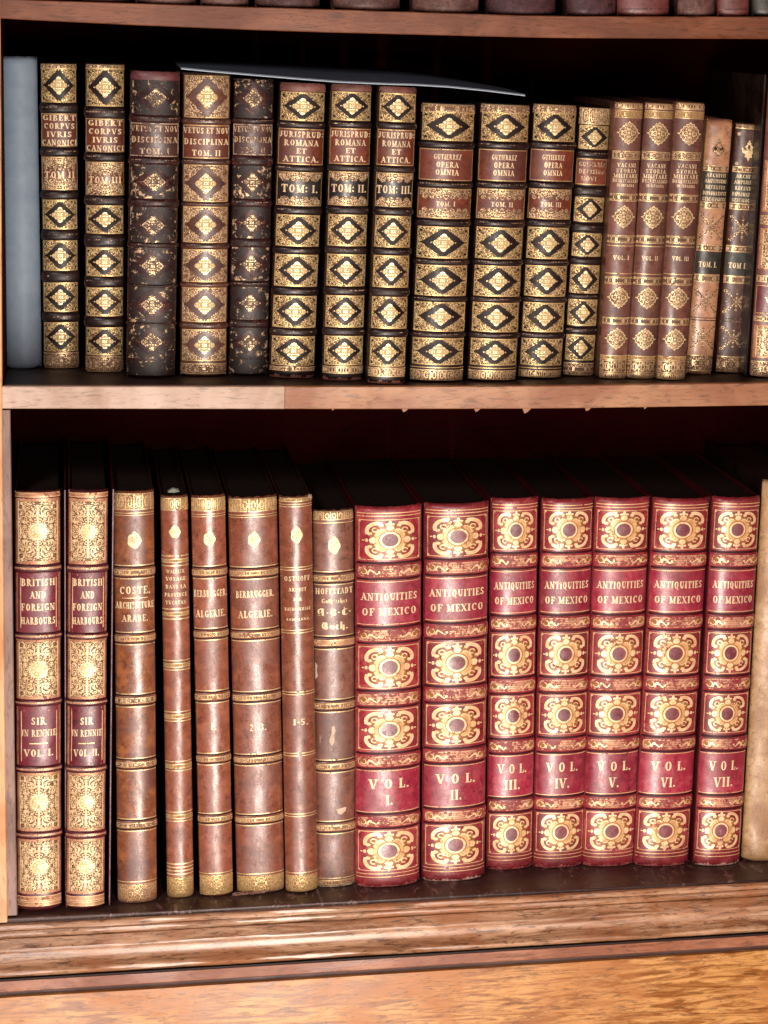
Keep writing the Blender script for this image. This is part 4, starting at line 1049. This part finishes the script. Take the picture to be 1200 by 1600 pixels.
# ------------------------------------------------------------------ bottom row
def brit(label, tl, tr, bl, br, yb, vol, sk, over):
    segs = [('lace', 770, 777, {'m': 'fil_tan', 'lm': 'mex_line'}), ('fil', 779, 879), ('fil', 995, 1088), ('fil', 1204, 1296), ('fil', 1309, 1396),
      ('bband', 880, 892), ('bband', 985, 996), ('bband', 1089, 1099), ('bband', 1193, 1204), ('bband', 1297, 1308),
      ('label', 893, 984, {'m': 'brit_label', 'box': 0, 'tx': [('BRITISH', 907, 11, .76), ('AND', 926, 11, .36), ('FOREIGN', 945, 11, .76), ('HARBOURS', 966, 11, .78)]}),
      ('label', 1100, 1192, {'m': 'brit_label', 'box': 0, 'name': 'volume_label', 'tx': [('SIR', 1122, 11.5, .34), ('JN RENNIE', 1141, 10.5, .80), (vol, 1172, 11, .66)]}),
      ('line', 1156, 1158.5, {'w': .42, 't': .0016, 'off': .0009}), ('lace', 1400, 1408, {'m': 'fil_tan', 'lm': 'mex_line'}), ('lace', 1409, 1416, {'m': 'fil_tan', 'lm': 'mex_line'})]
    r, b = make_book('oxblood_folio', label, 'floor', tl, tr, bl, br, yb, M['brit'], segs, GD, bulge=.15, seedk=sk, over=over, depth=.36)
    h = b.h; Zp = lambda y: (yb-y)/(yb-(tl[1]+tr[1])/2)*h
    for y0, y1 in ((893, 984), (1100, 1192)): frame_british(b, r, Zp(y1), Zp(y0), b.w/2*.97)
    return r
brit('oxblood folio with dense gilt filigree lettered VOL. I., leftmost on the bottom shelf', (22, 768), (95.5, 768), 28, 95, 1425, 'VOL. I.', 20, (1, 8))
brit('oxblood folio with dense gilt filigree lettered VOL. II., left of a brown calf volume', (106, 766), (170.5, 766), 104.5, 162, 1423, 'VOL. II.', 21, (1, 9))
make_book('calf_folio', 'mottled tan-brown calf folio with small oval gilt crest, third on the bottom shelf', 'floor', (177, 768), (241.5, 768), 185, 245, 1412, M['calf_tan'],
  [('lace', 771, 796, {'m': 'calf_gold', 'loops': 9}), ('line', 799, 806, {'n': 2, 't': .0009}), ('crest', 830, 855, {'hw': 10.5}),
   ('gband', 884, 898), ('gband', 987, 1000), ('gband', 1083, 1097, {'lace': M['lace_half']}), ('gband', 1184, 1197, {'lace': M['lace_half']}), ('gband', 1280, 1293, {'lace': M['lace_half']}),
   ('text', 905, 975, {'tx': [('COSTE.', 919, 12, .78), ('ARCHITECTURE', 942, 10.5, .96), ('ARABE.', 962, 10.5, .66)], 'tm': 'gold_text'}), ('line', 929, 933, {'w': .66}),
   ('line', 1374, 1380, {'n': 1}), ('lace', 1381, 1411, {'m': 'calf_gold', 'lines': 0}), ('wear', 1404, 1412, {})], GD, bulge=.16, seedk=22, depth=.36)
make_book('calf_folio', 'thinnest brown calf folio with a flower-shaped gilt crest and a gold tail', 'floor', (252, 775), (293, 776), 261, 304, 1404, M['calf'],
  [('lace', 778, 797, {'m': 'tail_gold', 'loops': 9}), ('crest', 820, 840, {'hw': 8.5, 'style': 1}),
   ('line', 865, 868, {'t': .002}), ('lace', 871, 877, {'m': 'tail_gold'}), ('line', 880, 883, {'t': .002}),
   ('text', 886, 942, {'tx': [('WALDECK', 890, 6, .68), ('VOYAGE', 901.5, 6, .74), ('DANS LA', 913.5, 6, .76), ('PROVINCE', 926, 6, .84), ('YUCATAN', 938, 6, .78)]}),
   ('line', 946.5, 949.5, {'t': .002}), ('lace', 953, 959, {'m': 'tail_gold'}), ('line', 962, 965, {'t': .002})]
  + sum([[('line', y-1.5, y+1.5, {'t': .0015}), ('lace', y+4, y+11, {'m': 'tail_gold'}), ('line', y+13, y+16, {'t': .0015})] for y in (1028, 1108, 1186, 1266)], [])
  + [('line', 1346, 1368, {'n': 4, 't': .0022}), ('lace', 1370, 1403, {'m': 'tail_gold', 'lines': 0})], GD, bulge=.2, seedk=23, depth=.36)
def berb(label, tl, tr, bl, br, yb, num, wf, cw, sk, torn, dy=0):
    Y = lambda v: v+dy
    segs = [('lace', Y(778), Y(798), {'m': 'tail_gold', 'loops': 11}), ('line', Y(801), Y(808), {'n': 2, 't': .0009}), ('crest', Y(829), Y(852), {'hw': cw}),
      ('gband', Y(885), Y(898)), ('gband', Y(981), Y(993)), ('gband', Y(1078), Y(1091)), ('gband', Y(1176), Y(1188)), ('gband', Y(1271), Y(1283)),
      ('text', Y(915), Y(965), {'tx': [('BERBRUGGER.', Y(924), 11, wf), ('ALGERIE.', Y(955), 11.5, wf*.9)]}),
      ('text', Y(1122), Y(1140), {'tx': [(num, Y(1131), 11, .22 if len(num) < 3 else .38, 0, 1.0)]}),
      ('line', Y(1361), Y(1366), {'n': 1}), ('lace', Y(1367), yb-4, {'m': 'tail_gold', 'lines': 0})]
    if torn: segs += [('wear', yb-11, yb-1, {'m': 'torn'})]
    return make_book('calf_folio', label, 'floor', tl, tr, bl, br, yb, M['calf'], segs, GD, bulge=.17 if not torn else .14, seedk=sk, rag=.6 if torn else .2, depth=.36)
berb('slim brown calf folio numbered 1. with a small oval gilt crest', (298, 775), (353.5, 775), 314, 364, 1402, '1.', .98, 9, 24, False)
rb_, bb_ = berb('wide brown calf folio numbered 2. 3. with torn leather at its foot', (355.6, 777), (435.5, 777), 373, 444, 1397, '2. 3.', .80, 9.5, 25, True, 1)
# torn flap at its foot
v = []
for i in range(9):
    x = -bb_.w/2-.008+i*.006; v += [(x, -bb_.b*.9-.002+.002*wob(i*2.1), .0009), (x+.001, -bb_.b*.9-.003+.002*wob(i*2.1), .0055+.003*wob(i*1.7)), (x, -bb_.b*.2, .0009)]
f = []
for i in range(8): a = i*3; f += [(a, a+3, a+4, a+1), (a+1, a+4, a+5, a+2), (a+2, a+5, a+3, a)]
f += [(0, 1, 2), (24, 26, 25)]
mesh('torn_flap', v, f, M['torn'], rb_)
make_book('calf_folio', 'brown calf folio numbered 1-5. with a bright streak down its narrow spine', 'floor', (436, 776), (489, 776), 448.5, 497, 1396, M['calf'],
  [('lace', 778, 784, {'m': 'tail_gold'}), ('line', 786, 793, {'n': 2, 't': .0012}), ('crest', 822, 847, {'hw': 9}),
   ('line', 882, 890, {'n': 2, 't': .0014}), ('line', 979, 987, {'n': 2, 't': .0014}), ('line', 1075, 1083, {'n': 2, 't': .0014}), ('line', 1171, 1179, {'n': 2, 't': .0014}), ('line', 1267, 1275, {'n': 2, 't': .0014}),
   ('text', 895, 975, {'tx': [('OSTHOFF', 901, 8, .80), ('ARCHIT', 918, 6, .56), ('DER', 933, 5, .26), ('BAUDENKMALE', 948, 5, .80), ('SAMMLUNG', 964, 4, .72)]}),
   ('text', 1115, 1135, {'tx': [('1-5.', 1124, 10, .50, .05)]}), ('line', 1360, 1366, {'n': 1}), ('lace', 1367, 1393, {'m': 'tail_gold', 'lines': 0}),
   ('patch', 775, 781, {'cx': .9, 'pts': [(-4, -1), (0, -3), (3, -4), (3, 1), (0, 3)], 'name': 'frayed_corner'})], GD, bulge=.2, seedk=26, rag=.4, depth=.36)
make_book('calf_folio', 'shorter dull brown calf folio with blackletter title and two torn pale patches', 'floor', (489, 797), (554.5, 798), 496, 555.5, 1387, M['calf_dull'],
  [('lace', 799, 812, {'m': 'calf_gold', 'loops': 11}), ('line', 814, 819, {'n': 1}), ('crest', 838, 864, {'hw': 9.5}),
   ('gband', 894, 908), ('gband', 993, 1008, {'lace': M['fil_tan']}), ('gband', 1092, 1106), ('gband', 1187, 1201), ('gband', 1284, 1298),
   ('text', 914, 985, {'tx': [('HOFFSTADT', 921, 9.5, .94), ('&-%-$-', 953.5, 12, .86), ('%uch.', 974.5, 12, .68)]}),
   ('text', 930, 940, {'tx': [('Gothisches', 936, 7.5, .66)]}),
   ('patch', 1128, 1164, {'cx': -.15, 'pts': [(-5, -8), (-1, -16), (3, -10), (3, 2), (5, 8), (3, 16), (-1, 14), (-1, 4)]}), ('patch', 1258, 1272, {'cx': .25, 'pts': [(-7, 3), (-4, -5), (1, -6), (7, -1), (8, 5), (0, 4)]}),
   ('patch', 1030, 1060, {'cx': -.9, 'pts': [(-1, -13), (2, -8), (1, 2), (2, 9), (-1, 13)]}),
   ('line', 1370, 1374, {'n': 1}), ('lace', 1375, 1383, {'m': 'calf_gold'}), ('wear', 1380, 1387, {'m': 'scrap'})], GD, bulge=.15, seedk=27, rag=.3, depth=.36)
# crimson set
def mexv(label, tl, tr, bl, br, yb, roman, wv, sk, P, B, lab, vol, wearm):
    top = (tl[1]+tr[1])/2
    segs = [('line', top+8, top+11, {'m': 'mex_line'}), ('line', top+13, top+15, {'m': 'mex_line'})]
    segs += [('mex', a, b) for a, b in P] + [('mband', a, b) for a, b in B]
    for a, b in B: segs += [('plain', a-2.2, a+1.2, {'m': 'groove_red', 'name': 'joint_line', 'wavy': 0}), ('plain', b-1.2, b+2.2, {'m': 'groove_red', 'name': 'joint_line', 'wavy': 0})]
    y0, y1 = lab; c = (y0+y1)/2
    segs += [('label', y0, y1, {'m': 'red_label', 'lm': 'mex_line', 'box': 2, 'tx': [('ANTIQUITIES', c-10, 12, .88), ('OF MEXICO', c+13, 12, .86)]})]
    y0, y1 = vol; c = (y0+y1)/2
    segs += [('label', y0, y1, {'m': 'red_label', 'lm': 'mex_line', 'box': 2, 'name': 'volume_label', 'tx': [('V O L.', c-12, 16, .64), (roman, c+13.5, 17, wv, 0, .9)]})]
    e = P[-1][1]
    segs += [('line', e+2, e+5, {'m': 'mex_line'}), ('line', e+8, e+10, {'m': 'mex_line'}), ('wear', yb-10, yb, {'m': wearm})]
    make_book('crimson_folio', label, 'floor', tl, tr, bl, br, yb, M['red'], segs, GD, bulge=.14, seedk=sk, rag=.15, over=(1.5, 1.5), depth=.38)
M['groove_red'] = plain('crimson_joint', (.045, .004, .006), None, .5)
M['red_worn'] = plain('rubbed_crimson', (.42, .13, .12), (.26, .03, .04), .6, 160, .5)
M['pale_worn'] = plain('rubbed_pale', (.58, .40, .33), (.34, .12, .10), .7, 160, .5)
P1 = [(810, 874), (1005, 1073), (1104, 1169), (1295, 1361)]; B1 = [(878, 902), (977, 1001), (1076, 1101), (1174, 1197), (1270, 1292)]
mexv('widest crimson folio with gilt cartouches lettered VOL. I., right of the short brown volume', (557.5, 792), (662, 792), 559, 656, 1387, 'I.', .12, 30, P1, B1, (906, 973), (1200, 1267), 'red_worn')
def sh_(L, f, g=None): return [(f(a), f(b)) for a, b in L]
def fit(yt, yb): return lambda y: yt+(y-792)*(yb-yt)/(1387-792)
f2 = fit(787, 1378)
mexv('broad crimson folio lettered VOL. II. with a whitened foot', (664.7, 788), (768, 787), 664.7, 757.5, 1378, 'II.', .22, 31, sh_(P1, f2), sh_(B1, f2), (f2(906), f2(973)), (f2(1200), f2(1267)), 'pale_worn')
for (lab_, tl, tr, bl, br, yb, rom, wv, sk, wm) in (
  ('crimson folio with gilt cartouches lettered VOL. III.', (769.5, 779), (844, 779), 764, 832.5, 1360, 'III.', .38, 32, 'red_worn'),
  ('crimson folio with gilt cartouches lettered VOL. IV.', (850, 780), (931, 780), 836.5, 912.5, 1357, 'IV.', .34, 33, 'red_worn'),
  ('crimson folio with gilt cartouches lettered VOL. V.', (933, 779), (1020, 778), 914, 993.5, 1355, 'V.', .20, 34, 'red_worn'),
  ('crimson folio with gilt cartouches lettered VOL. VI.', (1024, 779), (1115, 780), 996, 1076.5, 1355, 'VI.', .30, 35, 'red_worn'),
  ('crimson folio lettered VOL. VII., rightmost of the crimson set, with a whitened foot', (1116.5, 778), (1193.5, 777), 1089, 1156.5, 1354, 'VII.', .42, 36, 'pale_worn')):
    f = fit(778.5, yb)
    mexv(lab_, tl, tr, bl, br, yb, rom, wv, sk, sh_(P1, f), sh_(B1, f), (f(906), f(973)), (f(1200), f(1267)), wm)
make_book('vellum_folio', 'plain yellowish vellum folio without lettering at the right edge of the bottom shelf', 'floor', (1197, 752), (1275, 752), 1162, 1240, 1347, M['vellum'], [], GD, bulge=.14, seedk=40, depth=.30, boardmat=M['dark_leather'])
# small green-white scrap on top of the thinnest folio
p = atY(271, 765, .05)
pz = None
v = [(-.008, 0, 0), (.002, -.003, 0), (.009, 0, .001), (.007, .006, .004), (-.001, .007, .006), (-.008, .005, .002), (0, .002, .0055), (-.004, .001, .003)]
scr = mesh('paper_scrap', v, [(0, 1, 7), (1, 6, 7), (1, 2, 6), (2, 3, 6), (3, 4, 6), (4, 5, 7), (4, 7, 6), (5, 0, 7), (0, 5, 4, 3, 2, 1)], plain('greenish_scrap', (.22, .28, .22), (.35, .38, .32), .7, 200), None, loc=(p.x, .05, p.z-.004))
tag(scr, 'tiny crumpled greenish paper scrap on top of the thinnest brown folio', 'paper scrap')

# ------------------------------------------------------------------ feet of the books on the top shelf
GT = 'worn books standing on the top shelf, only their feet in view'
for (l, r, yb, m, label) in (
  (110, 205, 3, 'old_dark', 'dark worn book on the top shelf, leftmost of those whose feet show'),
  (212, 308, 5, 'old_mauve', 'worn mauve-brown book on the top shelf, second whose foot shows from the left'),
  (314, 390, 8, 'old_mauve', 'worn mauve-brown book on the top shelf above the second diamond folio with chestnut leather'),
  (400, 502, 12, 'old_mauve', 'worn pale-scuffed book on the top shelf above the first black-labelled folio'),
  (522, 628, 17, 'old_mauve', 'worn broad book on the top shelf above the folios marked TOM: II. and TOM: III.'),
  (647, 752, 20, 'old_mauve', 'scuffed grey-brown book on the top shelf above the first broad gilt folio'),
  (764, 873, 23, 'old_dark', 'dark purplish book on the top shelf with one reddish spot'),
  (888, 966, 23, 'old_dark', 'dark greyish book on the top shelf above the narrow gilt folio'),
  (968, 1050, 22.5, 'old_red', 'dark crimson-edged book on the top shelf above the chestnut trio'),
  (1062, 1120, 22.5, 'old_mauve', 'narrow brown book on the top shelf between a crimson-edged one and a banded red one'),
  (1124, 1173, 22.5, 'old_red', 'narrow red-brown banded book on the top shelf above the tan calf book'),
  (1178, 1230, 22.5, 'label_green', 'blackish green book on the top shelf at the right edge')):
    segs = [('line', yb-12, yb-10, {'m': 'band_line', 't': .0008})] if m == 'old_red' else []
    make_book('worn_book', label, 'top', (l+2, -300), (r+2, -300), l, r, yb, M[m], segs, GT, Yfix=.006, seedk=int(l), depth=.2, rag=.4)
